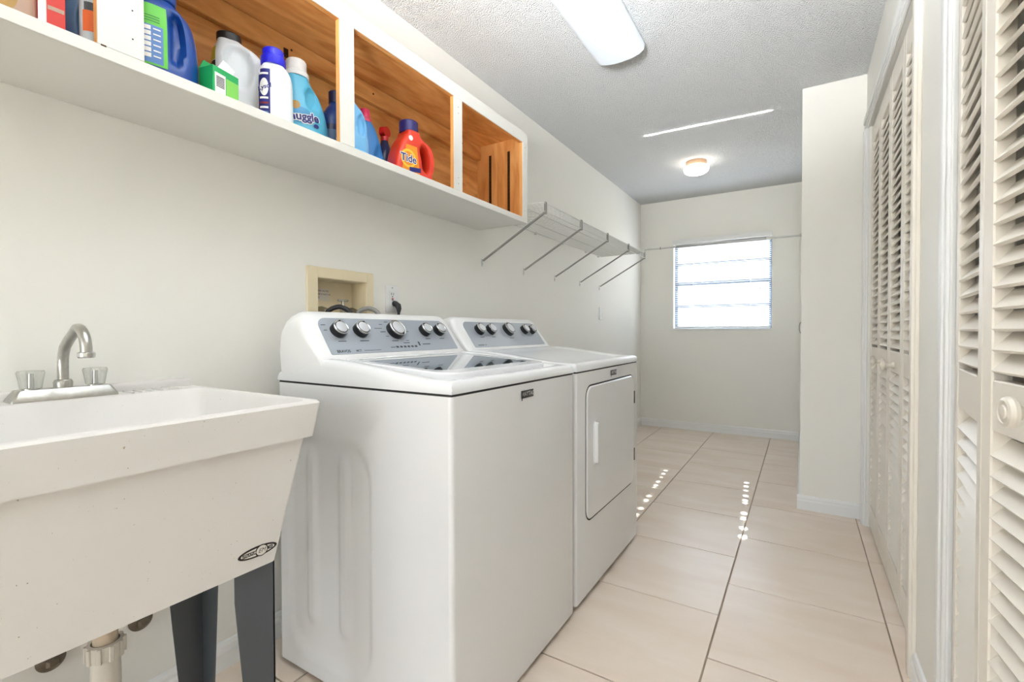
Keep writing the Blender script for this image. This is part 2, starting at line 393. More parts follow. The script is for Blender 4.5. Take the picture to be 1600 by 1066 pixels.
# ------------------------------------------------------------------ bifold louvered doors
LEAF_H = 2.085
slat_cache = {}
def make_leaf(name, wd, loc, rz, label, knob=False, knob_y=None):
    """leaf local: hinge corner at origin, width along -y, front face at x=0, thickness towards +x"""
    o = bpy.data.objects.new(name, None); COL.objects.link(o); o.location = loc; o.rotation_euler = (0, 0, rz)
    o['kind'] = 'structure'; o['label'] = label; o['category'] = 'door'
    st, th = 0.036, 0.028; zb, zt = 0.0, LEAF_H; z1, z2, z3, z4 = 0.115, 0.861, 0.945, LEAF_H - 0.085
    for a, b in ((-st, 0), (-wd, -wd + st)):
        part('stile', MB().box(0, th, a, b, zb, zt, 0.0025, 1), 'door', o, local=True)
    for a, b in ((zb, z1), (z2, z3), (z4, zt)):
        part('rail', MB().box(0.001, th - 0.001, -wd + st, -st, a, b, 0.002, 1), 'door', o, local=True)
    L_ = wd - 2 * st + 0.006
    if wd not in slat_cache:
        sl = MB(); a = math.radians(50); t = 0.0035; W = 0.040
        # cross-section: front (corridor) edge low, back edge high
        d = Vector((math.cos(a), 0, math.sin(a))) * W / 2; n = Vector((-math.sin(a), 0, math.cos(a))) * t
        poly = [-d - n * 0.5, -d * 0.96 - n, d * 0.96 - n, d + n * 0.0, d * 0.96 + n, -d * 0.96 + n, -d + n * 0.5]
        sl.prism([Vector((p.x, -L_ / 2, p.z)) for p in poly], (0, L_, 0))
        slat_cache[wd] = mesh_of('slat', sl, 'door', 25)
    for (a, b) in ((z1, z2), (z3, z4)):
        n = int(round((b - a - 0.02) / 0.0345)); p = (b - a - 0.022) / n
        for k in range(n):
            s = bpy.data.objects.new('slat', slat_cache[wd]); COL.objects.link(s); s.parent = o
            s.location = (th / 2 + 0.001, -wd / 2, a + 0.011 + p * (k + 0.5))
    if knob:
        ky = -wd / 2 if knob_y is None else knob_y; kz = (z2 + z3) / 2 - 0.012 + (0.022 if knob_y is not None else 0)
        kn = MB(); kn.lathe([(0.013, 0.0), (0.013, -0.004), (0.008, -0.010), (0.0075, -0.020), (0.013, -0.027), (0.0215, -0.031), (0.0225, -0.036), (0.020, -0.041), (0.0165, -0.0425), (0.0155, -0.041), (0.010, -0.0415), (0.009, -0.0435), (0.004, -0.044)], (0, ky, kz), (1, 0, 0), 24)
        part('knob', kn, 'knob', o, local=True)
    return o
XD = 1.832; LW = 0.299
FE = [3.097 - 0.302 * i for i in range(4)]
fl = ['far louvered closet leaf hinged beside the jutting wall corner', 'second louvered closet leaf from the wall corner with a small cream knob',
      'third louvered closet leaf from the wall corner with a small cream knob', 'far closet louvered leaf nearest the viewer without a knob']
for i in range(4):
    make_leaf('door_%d' % (i + 1), LW, (XD, FE[i], 0.015), 0, fl[i], knob=i in (1, 2))
AN = math.radians(5.1); NW = 0.288
hx, hy = 1.8135 - NW * math.sin(AN), 1.3985 - NW * math.cos(AN)
make_leaf('door_5', NW, (1.8135, 1.3985, 0.015), -AN, 'louvered leaf of the near closet next to the white casing, without a knob')
make_leaf('door_6', NW, (hx, hy - 0.002, 0.015), AN, 'nearest louvered closet leaf with a large turned cream knob', knob=True, knob_y=-0.192)
hx2, hy2 = hx + NW * math.sin(AN), hy - 0.002 - NW * math.cos(AN)
make_leaf('door_7', NW, (hx2, hy2 - 0.004, 0.015), 0, 'third louvered leaf of the near closet beside the viewer', knob=True)
make_leaf('door_8', NW, (hx2, hy2 - 0.008 - NW, 0.015), 0, 'last louvered leaf of the near closet behind the viewer')

# ------------------------------------------------------------------ outside
struct('ground_outside', MB().box(-40, 40, YB + 0.16, 70, -0.3, -0.2).box(-40, 40, -60, YN - 0.15, -0.3, -0.2), 'ground', 'pale ground outside the window')
hs = thing('neighbour_house', 'pale house standing beyond the window', 'house', (-4, 26, -0.2))
part('wall', MB().box(-14, 6, 26, 34, -0.2, 2.6), 'stucco', hs)
mb = MB(); mb.prism([(-14.6, 25.4, 2.5), (-14.6, 34.6, 2.5), (-14.6, 30, 4.6)], (21.2, 0, 0)); part('roof', mb, 'rooftile', hs)
for x in (-11, -7, -2.5, 2.5):
    f = part('house_window', MB().box(x, x + 1.3, 25.94, 26.02, 0.8, 2.0, 0.02, 1), 'trim', hs)
    part('pane', MB().box(x + 0.08, x + 1.22, 25.92, 25.945, 0.88, 1.92), 'rooftile', f)

# ------------------------------------------------------------------ washer + dryer
def side_panel(mb, yq, x0, x1, z0, z1, sgn):
    """pressed side sheet facing -y with a shallow rounded recess and two upright ribs"""
    nx, nz = 70, 50; rows = []
    def sd_rr(px, pz, cx, cz, hw, hh, r):
        dx = abs(px - cx) - hw + r; dz = abs(pz - cz) - hh + r
        return math.hypot(max(dx, 0), max(dz, 0)) + min(max(dx, dz), 0) - r
    sm = lambda t: max(0, min(1, t)) ** 2 * (3 - 2 * max(0, min(1, t)))
    for i in range(nz + 1):
        z = z0 + (z1 - z0) * i / nz; r = []
        for j in range(nx + 1):
            x = x0 + (x1 - x0) * j / nx
            d = sd_rr(x, z, 0.36, 0.405, 0.185, 0.33, 0.10)
            dep = 0.007 * sm(-d / 0.016)
            for xc in (0.285, 0.43):
                d2 = sd_rr(x, z, xc, 0.43, 0.028, 0.26, 0.028)
                dep -= 0.007 * sm(-d2 / 0.014)
            r.append((x, yq + sgn * dep, z))
        rows.append(r)
    mb.grid(rows)
def console(nm, y0, y1, parent, m='plastic_white'):
    prof = [(0.145, 0.915), (0.138, 1.0), (0.143, 1.07), (0.160, 1.098), (0.190, 1.108), (0.222, 1.106), (0.238, 1.098), (0.246, 1.086), (0.328, 0.972), (0.338, 0.958), (0.338, 0.915)]
    rr = 0.055; Ht = 1.108 - 0.915; rows = []; n = 8
    ds = [0.0, 0.003, 0.008, 0.015, 0.024, 0.034, 0.045, 0.055]
    ys = [(y0 + d, d) for d in ds] + [(y1 - d, d) for d in ds[::-1]]
    for yy, d in ys:
        f = 1 - (rr - math.sqrt(max(0, rr * rr - (rr - min(d, rr)) ** 2))) / Ht
        ins = max(0, 0.004 - d) * 1.0
        rows.append([(x - (0.0 if x < 0.2 else (1 - f) * 0.0), yy, 0.915 + (z - 0.915) * f) for x, z in prof])
    mb = MB(); vv = mb.grid(rows, close_v=True); mb.cap(vv[0][::-1]); mb.cap(vv[-1])
    return part(nm, mb, m, parent, smooth=50)
FC0, FC1 = Vector((0.328, 0, 0.972)), Vector((0.246, 0, 1.086))
FUP = (FC1 - FC0).normalized(); FN = Vector((FUP.z, 0, -FUP.x))     # face up-direction, outward normal
def face_pt(y, s, off=0.0): return FC0 + FUP * s + FN * off + Vector((0, y, 0))
FLEN = (FC1 - FC0).length
def face_frame(y, s, off): return frame_mtx(face_pt(y, s, off), (0, 1, 0), FUP)
def control_panel(y0, y1, parent):
    pts = rrect(y1 - y0, FLEN * 0.99, 0.03, 6, [0.035, 0.035, 0.006, 0.006]); mb = MB()
    fm = face_frame((y0 + y1) / 2, FLEN * 0.5, 0.0002)
    mb.prism([fm @ Vector((a, b, 0)) for a, b in pts], FN * 0.0012)
    return part('control_panel', mb, 'panel', parent, label='silver grey control panel')
def knob(y, s, r, parent, ang):
    c = face_pt(y, s, 0.001)
    mb = MB(); mb.lathe([(r * 1.02, 0.0), (r * 1.02, 0.012), (r * 0.99, 0.021)], c, FN, 28)
    k = part('knob', mb, 'black', parent, label='black control knob with silver cap')
    rim = MB(); rim.lathe([(r * 0.99, 0.021), (r * 0.98, 0.0245), (r * 0.90, 0.0260), (r * 0.82, 0.0245)], c, FN, 28, caps=True); part('rim', rim, 'chrome', k)
    gr = MB(); gr.lathe([(r * 0.81, 0.0240), (r * 0.81, 0.0250)], c, FN, 28); part('groove', gr, 'print', k)
    cp = MB(); cp.lathe([(r * 0.73, 0.0245), (r * 0.73, 0.0262), (r * 0.68, 0.0268)], c, FN, 28); part('knob_cap', cp, 'knobcap', k)
    u = Vector((0, 1, 0)); d = u * math.sin(ang) + FUP * math.cos(ang); q = c + FN * 0.0255 + d * r * 0.84
    mk = MB(); mk.lathe([(r * 0.11, 0), (r * 0.11, 0.0018)], q, FN, 10); part('pointer', mk, 'black', k)
    return k
def flat_text(body, size, fm, m, parent, name='print', **kw):
    mb = MB(); b = text_mesh(body, size, **kw); mb.merge(b, 0, fm); return part(name, mb, m, parent, smooth=0)
def badge(y, z, x, parent):
    mb = MB(); mb.box(x, x + 0.002, y - 0.036, y + 0.036, z - 0.0115, z + 0.0115, 0.0008, 1)
    b = part('badge', mb, 'badge', parent, label='small dark nameplate')
    flat_text('MAYTAG', 0.0185, frame_mtx((x + 0.0024, y + 0.003, z), (0, 1, 0), (0, 0, 1)), 'badge_txt', b, 'lettering', bold=0.0003)
    mb = MB(); mb.box(x + 0.002, x + 0.003, y - 0.036, y - 0.0325, z - 0.0175, z + 0.0115); part('badge_bar', mb, 'badge', b)
def deck(nm, y0, y1, x0, x1, parent, washer):
    """moulded top: height field with rounded rim"""
    ny, nx = 72, 72; R = 0.022; zlo = 0.892; rows = []
    ss = lambda a, b, t: (lambda u: u * u * (3 - 2 * u))(max(0, min(1, (t - a) / (b - a))))
    def us(n): # finer near the edges
        o = []
        for i in range(n + 1):
            t = i / n; o.append(t + 0.0 if False else 0.5 - 0.5 * math.cos(PI * t))
        return [0.65 * v + 0.35 * i / n for i, v in enumerate(o)]
    U = us(nx); V = us(ny)
    for u in U:
        x = x0 + (x1 - x0) * u; r = []
        for v in V:
            y = y0 + (y1 - y0) * v
            zt = 0.962 - 0.040 * ss(0.34, 0.80, x)
            if washer:
                # hump at both sides, shallow tray for the lid
                dy = min(y - y0, y1 - y)
                tray = ss(0.035, 0.075, dy) * ss(0.33, 0.345, x) * (1 - ss(0.745, 0.785, x))
                zt -= 0.014 * tray
                sc = ss(1.20, 1.26, y) * (1 - ss(1.44, 1.50, y)) * ss(0.735, 0.750, x) * (1 - ss(0.765, 0.785, x))
                zt -= 0.010 * sc
            else:
                dy = min(y - y0, y1 - y)
                zt -= 0.006 * ss(0.03, 0.10, dy) * ss(0.35, 0.45, x) * (1 - ss(0.72, 0.80, x))
            if x < 0.30: zt = min(zt, 0.925 + (0.962 - 0.925) * ss(0.15, 0.32, x))
            d = min(x - x0, x1 - x, y - y0, y1 - y)
            if d < R: zt -= (R - math.sqrt(max(0, R * R - (R - d) ** 2)))
            r.append((x, y, zt))
        rows.append(r)
    mb = MB(); vv = mb.grid(rows); n, m = len(vv), len(vv[0])
    ring = [vv[0][j] for j in range(m)] + [vv[i][m - 1] for i in range(1, n)] + [vv[n - 1][j] for j in range(m - 2, -1, -1)] + [vv[i][0] for i in range(n - 2, 0, -1)]
    low = [mb.bm.verts.new((v.co.x, v.co.y, zlo)) for v in ring]
    for i in range(len(ring)):
        mb.bm.faces.new((ring[i], ring[(i + 1) % len(ring)], low[(i + 1) % len(ring)], low[i]))
    mb.cap(low)
    return part(nm, mb, 'enamel', parent, smooth=40)

WY0, WY1 = 0.867, 1.565; AX0, AX1 = 0.125, 0.822
wm = thing('washing_machine', 'white top-load washing machine with glass lid beside the laundry sink', 'washer', ((AX0 + AX1) / 2, (WY0 + WY1) / 2, 0))
def body_shell(y0, y1, z0, z1, parent, pressed):
    b = bmesh.new(); pts = rrect(AX1 - AX0, y1 - y0, 0.012, 4); cx, cy = (AX0 + AX1) / 2, (y0 + y1) / 2; mb = MB()
    lo = [(cx + p, cy + q, z0) for p, q in pts]
    mb.prism(lo, (0, 0, z1 - z0))
    if pressed:
        # open the -y side and fit the pressed sheet instead
        for f in list(mb.bm.faces):
            c = f.calc_center_median()
            if abs(c.y - y0) < 1e-4 and f.calc_area() > 0.2: mb.bm.faces.remove(f)
        side_panel(mb, y0, AX0 + 0.012, AX1 - 0.012, z0, z1, 1)
        bmesh.ops.remove_doubles(mb.bm, verts=mb.bm.verts, dist=1e-5)
    b.free()
    return part('cabinet', mb, 'enamel', parent, smooth=40)
body_shell(WY0, WY1, 0.018, 0.886, wm, True)
part('seam', MB().box(AX0 + 0.004, AX1 - 0.004, WY0 + 0.004, WY1 - 0.004, 0.885, 0.893), 'seam', wm)
deck('top_deck', WY0, WY1, AX0, AX1, wm, True)
for x in (AX0 + 0.06, AX1 - 0.06):
    for y in (WY0 + 0.06, WY1 - 0.06):
        part('foot', MB().lathe([(0.022, 0), (0.024, 0.008), (0.012, 0.012), (0.012, 0.02)], (x, y, 0), n=14), 'rubber', wm)
# lid: tilted frame and window
LZ = lambda x: 0.960 - 0.085 * (x - 0.345) * 0.75
lid_pts = rrect(0.41, 0.565, 0.05, 8, [0.06, 0.02, 0.02, 0.06]); cxl, cyl = 0.552, (WY0 + WY1) / 2
mb = MB(); ring_o = [(cxl + a, cyl + b) for a, b in lid_pts]; ring_i = [(0.538 + a, cyl + b) for a, b in rrect(0.33, 0.50, 0.03, 8, [0.05, 0.012, 0.012, 0.05])]
rows = [[(x, y, LZ(x) - 0.018) for x, y in ring_o], [(x, y, LZ(x) - 0.004) for x, y in ring_o], [(cxl + (x - cxl) * 0.985, cyl + (y - cyl) * 0.988, LZ(x)) for x, y in ring_o], [(x, y, LZ(x)) for x, y in ring_i], [(x, y, LZ(x) - 0.012) for x, y in ring_i]]
mb.grid(rows, close_v=True); lid = part('lid', mb, 'enamel', wm, smooth=40)
mb = MB(); mb.prism([Vector((x, y, LZ(x) - 0.006)) for x, y in ring_i], (0, 0, 0.0045)); part('lid_glass', mb, 'lidglass', lid, label='tinted glass lid window', smooth=20)
cons = console('console', WY0 + 0.001, WY1 - 0.001, wm)
cpan = control_panel(WY0 + 0.046, WY1 - 0.046, wm)
yc = (WY0 + WY1) / 2
for yy, r, a in ((yc - 0.243, 0.0265, 0.1), (yc - 0.155, 0.0265, 0.4), (yc, 0.034, 2.8), (yc + 0.155, 0.025, -0.6), (yc + 0.237, 0.025, -0.6)):
    knob(yy, 0.088, r, wm, a)
flat_text('BRAVOS', 0.0135, face_frame(yc - 0.255, 0.011, 0.0016), 'print', cpan, 'lettering', bold=0.0005)
flat_text('MCT', 0.0105, face_frame(yc - 0.197, 0.011, 0.0016), 'print', cpan, 'lettering', bold=0.0003)
def dashes(lst, parent, th=0.0016):
    mb = MB()
    for y, s, wd, hh in lst:
        fm = face_frame(y, s, 0.0015); mb.prism([fm @ Vector(p) for p in ((-wd / 2, -hh / 2, 0), (wd / 2, -hh / 2, 0), (wd / 2, hh / 2, 0), (-wd / 2, hh / 2, 0))], FN * 0.0002)
    return part('print', mb, 'print', parent, smooth=0, stuff=True)
D = [(yc - 0.140, 0.011, 0.07, 0.0016), (yc - 0.243, 0.049, 0.03, 0.003), (yc - 0.155, 0.049, 0.036, 0.003), (yc + 0.155, 0.052, 0.026, 0.003), (yc + 0.237, 0.052, 0.03, 0.003),
     (yc - 0.286, 0.112, 0.016, 0.0025), (yc - 0.286, 0.092, 0.012, 0.0025), (yc + 0.03, 0.036, 0.03, 0.003), (yc + 0.13, 0.028, 0.042, 0.0035), (yc - 0.07, 0.100, 0.034, 0.0022), (yc - 0.056, 0.085, 0.024, 0.003),
     (yc - 0.05, 0.117, 0.016, 0.0022), (yc - 0.02, 0.128, 0.018, 0.0022), (yc + 0.03, 0.126, 0.018, 0.0022), (yc + 0.055, 0.103, 0.02, 0.0022), (yc + 0.058, 0.086, 0.022, 0.0022), (yc - 0.045, 0.066, 0.014, 0.0022), (yc - 0.02, 0.046, 0.03, 0.003), (yc + 0.04, 0.046, 0.016, 0.0022), (yc - 0.045, 0.019, 0.022, 0.0025)]
for k in range(6): D.append((yc - 0.024 + 0.0185 * k, 0.020, 0.012, 0.0075))
D.append((yc + 0.092, 0.031, 0.008, 0.017))
dashes(D, cpan)
badge(1.225, 0.855, AX1, wm)

DY0, DY1 = 1.586, 2.338
dr = thing('clothes_dryer', 'white front-load clothes dryer standing beyond the washer', 'dryer', ((AX0 + AX1) / 2, (DY0 + DY1) / 2, 0))
body_shell(DY0, DY1, 0.022, 0.886, dr, False)
part('seam', MB().box(AX0 + 0.004, AX1 - 0.004, DY0 + 0.004, DY1 - 0.004, 0.885, 0.893), 'seam', dr)
deck('top_deck', DY0, DY1, AX0, AX1 + 0.002, dr, False)
for x in (AX0 + 0.06, AX1 - 0.06):
    for y in (DY0 + 0.06, DY1 - 0.06):
        part('foot', MB().lathe([(0.022, 0), (0.024, 0.008), (0.012, 0.012), (0.012, 0.024)], (x, y, 0), n=14), 'rubber', dr)
def yz_prism(pts, x, th): return [(x, a, b) for a, b in pts], (th, 0, 0)
dcy, dcz, dw, dh = 1.972, 0.568, 0.590, 0.520
mb = MB(); mb.prism(*yz_prism([(dcy + a, dcz + b) for a, b in rrect(dw + 0.012, dh + 0.012, 0.052, 8)], AX1 - 0.003, 0.0035)); part('door_gap', mb, 'seam', dr)
pts = rrect(dw, dh, 0.046, 8); mb = MB()
rows = [[(AX1 - 0.002, dcy + a, dcz + b) for a, b in pts], [(AX1 + 0.002, dcy + a, dcz + b) for a, b in pts], [(AX1 + 0.006, dcy + a * 0.985, dcz + b * 0.983) for a, b in pts], [(AX1 + 0.006, dcy + a * 0.5, dcz + b * 0.5) for a, b in pts]]
vv = mb.grid(rows, close_v=True); mb.cap(vv[-1]); mb.cap(vv[0][::-1])
dd = part('door', mb, 'enamel', dr, smooth=14)
hy_, hz_ = 1.757, 0.60
mb = MB(); mb.prism([(AX1 + 0.0045, hy_ + 0.010 + a, hz_ + b) for a, b in rrect(0.056, 0.175, 0.022, 6)], (0.004, 0, 0)); hp = part('handle', mb, 'enamel', dd, label='white upright pull handle')
mb = MB(); pts = rrect(0.028, 0.168, 0.0135, 6)
rows = [[(AX1 + 0.007, hy_ + a, hz_ + b) for a, b in pts], [(AX1 + 0.018, hy_ + a * 0.95, hz_ + b * 0.98) for a, b in pts], [(AX1 + 0.022, hy_ + a * 0.7, hz_ + b * 0.95) for a, b in pts]]
vv = mb.grid(rows, close_v=True); mb.cap(vv[-1]); mb.cap(vv[0][::-1]); g_ = part('grip', mb, 'enamel', dd)
for z in (0.44, 0.72): part('hinge', MB().box(AX1 + 0.001, AX1 + 0.008, dcy + dw / 2 + 0.001, dcy + dw / 2 + 0.007, z - 0.03, z + 0.03), 'badge', dr)
console('console', DY0 + 0.001, DY1 - 0.001, dr); cp2 = control_panel(DY0 + 0.055, DY1 - 0.055, dr); yd = (DY0 + DY1) / 2
for yy, r in ((yd - 0.225, 0.0265), (yd - 0.135, 0.0265), (yd + 0.02, 0.034), (yd + 0.18, 0.025), (yd + 0.255, 0.025)): knob(yy, 0.092, r, dr, -0.5)
dashes([(yd - 0.27, 0.012, 0.045, 0.004), (yd - 0.235, 0.012, 0.008, 0.004), (yd - 0.225, 0.054, 0.03, 0.003), (yd - 0.135, 0.054, 0.03, 0.003), (yd + 0.02, 0.046, 0.04, 0.003)], cp2)
badge(1.985, 0.862, AX1, dr)

# ------------------------------------------------------------------ laundry sink
SY0, SY1, SZ = 0.015, 0.67, 0.89
sk = thing('laundry_sink', 'off-white composite utility sink on grey steel legs', 'sink', (0.36, 0.385, 0))
def ring(z, x0, x1, y0, y1, r, zf=None):
    cx, cy = (x0 + x1) / 2, (y0 + y1) / 2
    return [(cx + a, cy + b, z) for a, b in rrect(x1 - x0, y1 - y0, r, 5)]
mb = MB()
rows = [ring(0.556, 0.25, 0.573, 0.085, 0.583, 0.012), ring(0.812, 0.075, 0.593, 0.042, 0.643, 0.014), ring(0.8122, 0.066, 0.606, 0.028, 0.656, 0.014),
        ring(0.885, 0.004, 0.611, SY0, SY1, 0.012), ring(SZ, 0.006, 0.607, SY0 + 0.004, SY1 - 0.004, 0.012), ring(SZ, 0.118, 0.592, 0.036, 0.650, 0.03), ring(0.885, 0.123, 0.588, 0.040, 0.646, 0.03),
        ring(0.60, 0.262, 0.556, 0.105, 0.566, 0.03), ring(0.575, 0.29, 0.53, 0.135, 0.54, 0.03)]
vv = mb.grid(rows, close_v=True); mb.cap(vv[0][::-1]); mb.cap(vv[-1])
tub = part('basin', mb, 'stone', sk, smooth=30)
part('back_ledge', MB().box(0.002, 0.034, SY0 + 0.004, SY1 - 0.006, SZ - 0.006, SZ + 0.020, 0.006, 3), 'stone', sk)
for k in range(6):
    y = 0.497 + 0.021 * k
    part('soap_ridge', MB().box(0.048, 0.104, y, y + 0.007, SZ - 0.001, SZ + 0.0035, 0.0012, 1), 'stone', tub)
# legs: tapered angle section, wide face and return flange
def leg(xc, yc_, sx, sy, m):
    """corner at (xc,yc_), flanges run inwards sx along x and sy along y, tapering to the foot"""
    mb = MB(); t = 0.003; zt, zb = 0.60, 0.0
    for ax in (0, 1):
        wt, wb_ = (0.082, 0.040) if ax == 1 else (0.080, 0.040)
        if ax == 1: poly = [(xc, yc_, zt), (xc, yc_ + sy * wt, zt), (xc, yc_ + sy * wt, 0.50), (xc, yc_ + sy * wb_, zb), (xc, yc_, zb)]; vec = (sx * t, 0, 0)
        else: poly = [(xc, yc_, zt), (xc + sx * wt, yc_, zt), (xc + sx * wt, yc_, 0.50), (xc + sx * wb_, yc_, zb), (xc, yc_, zb)]; vec = (0, sy * t, 0)
        mb.prism(poly, vec)
    mb.lathe([(0.012, 0), (0.013, 0.004), (0.006, 0.006), (0.006, 0.02)], (xc + sx * 0.016, yc_ + sy * 0.016, 0), n=10)
    return part('leg', mb, m, sk, smooth=0)
leg(0.566, 0.582, -1, -1, 'legsteel'); leg(0.566, 0.088, -1, 1, 'legsteel'); leg(0.252, 0.586, 1, -1, 'legsteel'); leg(0.252, 0.084, 1, 1, 'legsteel')
# emblem on the sloping front
p0, p1 = Vector((0.573, 0, 0.556)), Vector((0.593, 0, 0.812)); sup = (p1 - p0).normalized(); sn = Vector((sup.z, 0, -sup.x))
def sfm(y, s, off): return frame_mtx(p0 + sup * s + sn * off + Vector((0, y, 0)), (0, 1, 0), sup)
def ell(a, b, n=40): return [(a * math.cos(2 * PI * k / n), b * math.sin(2 * PI * k / n)) for k in range(n)]
ey, es = 0.541, 0.036
def plate(pts, fm, th, m, parent, name):
    mb = MB(); nrm = fm.to_3x3() @ Vector((0, 0, 1)); mb.prism([fm @ Vector((a, b, 0)) for a, b in pts], nrm * th); return part(name, mb, m, parent, smooth=0)
MT['white_print'] = mat('white_print', (228, 224, 216), 0.5); MT['black_print'] = mat('black_print', (30, 27, 26), 0.5)
em = plate(ell(0.0405, 0.0115), sfm(ey, es, 0.0002), 0.0006, 'black_print', sk, 'emblem'); em['label'] = 'black and white oval maker emblem'
plate(ell(0.0350, 0.0078), sfm(ey, es, 0.0009), 0.0002, 'white_print', em, 'emblem_field')
plate(rrect(0.028, 0.0075, 0.002), sfm(ey - 0.0185, es, 0.0012), 0.0002, 'black_print', em, 'emblem_band')
plate(rrect(0.010, 0.0075, 0.002), sfm(ey + 0.026, es, 0.0012), 0.0002, 'black_print', em, 'emblem_band')
plate(ell(0.0135, 0.0122), sfm(ey + 0.0075, es, 0.0012), 0.0003, 'black_print', em, 'emblem_ring')
plate(ell(0.0112, 0.0100), sfm(ey + 0.0075, es, 0.0016), 0.0003, 'white_print', em, 'emblem_disc')
flat_text('UTILATUB', 0.0062, sfm(ey - 0.0185, es, 0.0016), 'white_print', em, 'lettering', bold=0.0001)
flat_text('EM', 0.0120, sfm(ey + 0.0075, es, 0.0021), 'black_print', em, 'lettering', shear=0.3)
flat_text('20', 0.0065, sfm(ey + 0.026, es, 0.0016), 'white_print', em, 'lettering')
# faucet
fc = thing('faucet', 'worn chrome two-handle faucet with clear knobs on the sink deck', 'faucet', (0.066, 0.382, SZ))
mb = MB(); fy = 0.382
rows = []
for z, dx, dy in ((SZ, 0.031, 0.094), (SZ + 0.003, 0.031, 0.094), (SZ + 0.022, 0.023, 0.083), (SZ + 0.025, 0.021, 0.081)):
    rows.append([(0.066 + a, fy + b, z) for a, b in rrect(2 * dx, 2 * dy, 0.006, 3)])
vv = mb.grid(rows, close_v=True); mb.cap(vv[0][::-1]); mb.cap(vv[-1]); part('base_plate', mb, 'chrome_worn', fc)
sp = [(0.058, fy, SZ + 0.025), (0.058, fy, SZ + 0.075), (0.059, fy, SZ + 0.09), (0.064, fy, SZ + 0.104), (0.074, fy, SZ + 0.119), (0.105, fy, SZ + 0.138), (0.13, fy, SZ + 0.150)]
for k in range(1, 9):
    a = PI * 0.62 - k / 8 * PI * 0.66
    sp.append((0.158 + 0.052 * math.cos(a) * 0.9, fy, SZ + 0.112 + 0.050 * math.sin(a)))
mb = MB(); mb.tube(sp, 0.0105, 16); so = part('spout', mb, 'chrome_worn', fc, smooth=60)
tip = Vector(sp[-1]); dirn = (Vector(sp[-1]) - Vector(sp[-2])).normalized()
mb = MB(); mb.lathe([(0.012, -0.004), (0.0152, -0.002), (0.0155, 0.006), (0.0135, 0.009), (0.009, 0.009), (0.008, 0.004)], tip, dirn, 20); part('aerator', mb, 'chrome', so)
mb = MB(); mb.lathe([(0.017, 0.0), (0.0175, 0.012), (0.015, 0.018), (0.0115, 0.019)], (0.058, fy, SZ + 0.0245), n=20); part('spout_collar', mb, 'chrome_worn', fc)
for y in (fy - 0.056, fy + 0.056):
    mb = MB(); mb.lathe([(0.0185, 0.003), (0.020, 0.012), (0.0225, 0.028), (0.0245, 0.038), (0.0225, 0.043), (0.008, 0.044)], (0.066, y, SZ + 0.024), n=24, flute=1, fdepth=0.14)
    hd = part('handle', mb, 'acrylic', fc, label='clear fluted acrylic handle', smooth=20)
    mb = MB(); mb.lathe([(0.015, 0), (0.015, 0.003), (0.006, 0.005), (0.005, 0.036)], (0.066, y, SZ + 0.0245), n=16); part('handle_stem', mb, 'chrome', hd)
# drain + valves under the sink
dp = thing('drain_pipe', 'white plastic drain pipe with slip nut under the sink', 'pipe', (0.292, 0.38, 0.0))
def dprof(pr_, m, nm, **k): return part(nm, MB().lathe(pr_, (0.292, 0.38, 0), n=28, **k), m, dp)
dprof([(0.021, 0.37), (0.021, 0.5555)], 'pvc_old', 'tailpiece')
dprof([(0.0295, 0.367), (0.0305, 0.374), (0.0305, 0.399), (0.024, 0.400), (0.024, 0.372)], 'pvc', 'slip_nut')
for k in range(10):
    a = 2 * PI * k / 10; c = Vector((0.292 + 0.0315 * math.cos(a), 0.38 + 0.0315 * math.sin(a), 0.383)); mm = Matrix.Translation(c) @ Matrix.Rotation(a, 4, 'Z')
    mb = MB(); mb.box(-0.003, 0.003, -0.004, 0.004, -0.016, 0.016, 0.001, 1); mb.xf(mm); part('nut_lug', mb, 'pvc', dp)
dprof([(0.0235, 0.0), (0.0235, 0.30), (0.0255, 0.302), (0.0255, 0.327), (0.0245, 0.367)], 'pvc', 'pipe')
for y, z, lb in ((0.545, 0.262, 'tarnished round water supply plate right of the drain pipe'), (0.366, 0.262, 'tarnished round water supply plate left of the drain pipe')):
    v = thing('supply_valve', lb, 'valve', (0.002, y, z), group='supply valves under the sink')
    part('escutcheon', MB().lathe([(0.028, 0), (0.028, 0.002), (0.022, 0.007), (0.012, 0.010)], (0.001, y, z), (1, 0, 0), 28), 'brass', v)
    part('stub_pipe', MB().tube([(0.008, y, z), (0.022, y, z)], 0.0105, 14), 'brass', v)
    part('cap_nut', MB().lathe([(0.015, 0), (0.015, 0.006), (0.009, 0.010)], (0.018, y, z), (1, 0, 0), 6), 'brass', v)

# ------------------------------------------------------------------ wall cabinet
CX = 0.31; CZ0, CZ1 = 1.601, 2.061; CY0, CY1 = -0.20, 2.118; OZ0, OZ1 = 1.627, 2.006
wcab = thing('wall_cabinet', 'long open wall cabinet with white face frame and amber wood inside', 'cabinet', (0.15, 0.95, CZ0))
ft = 0.02
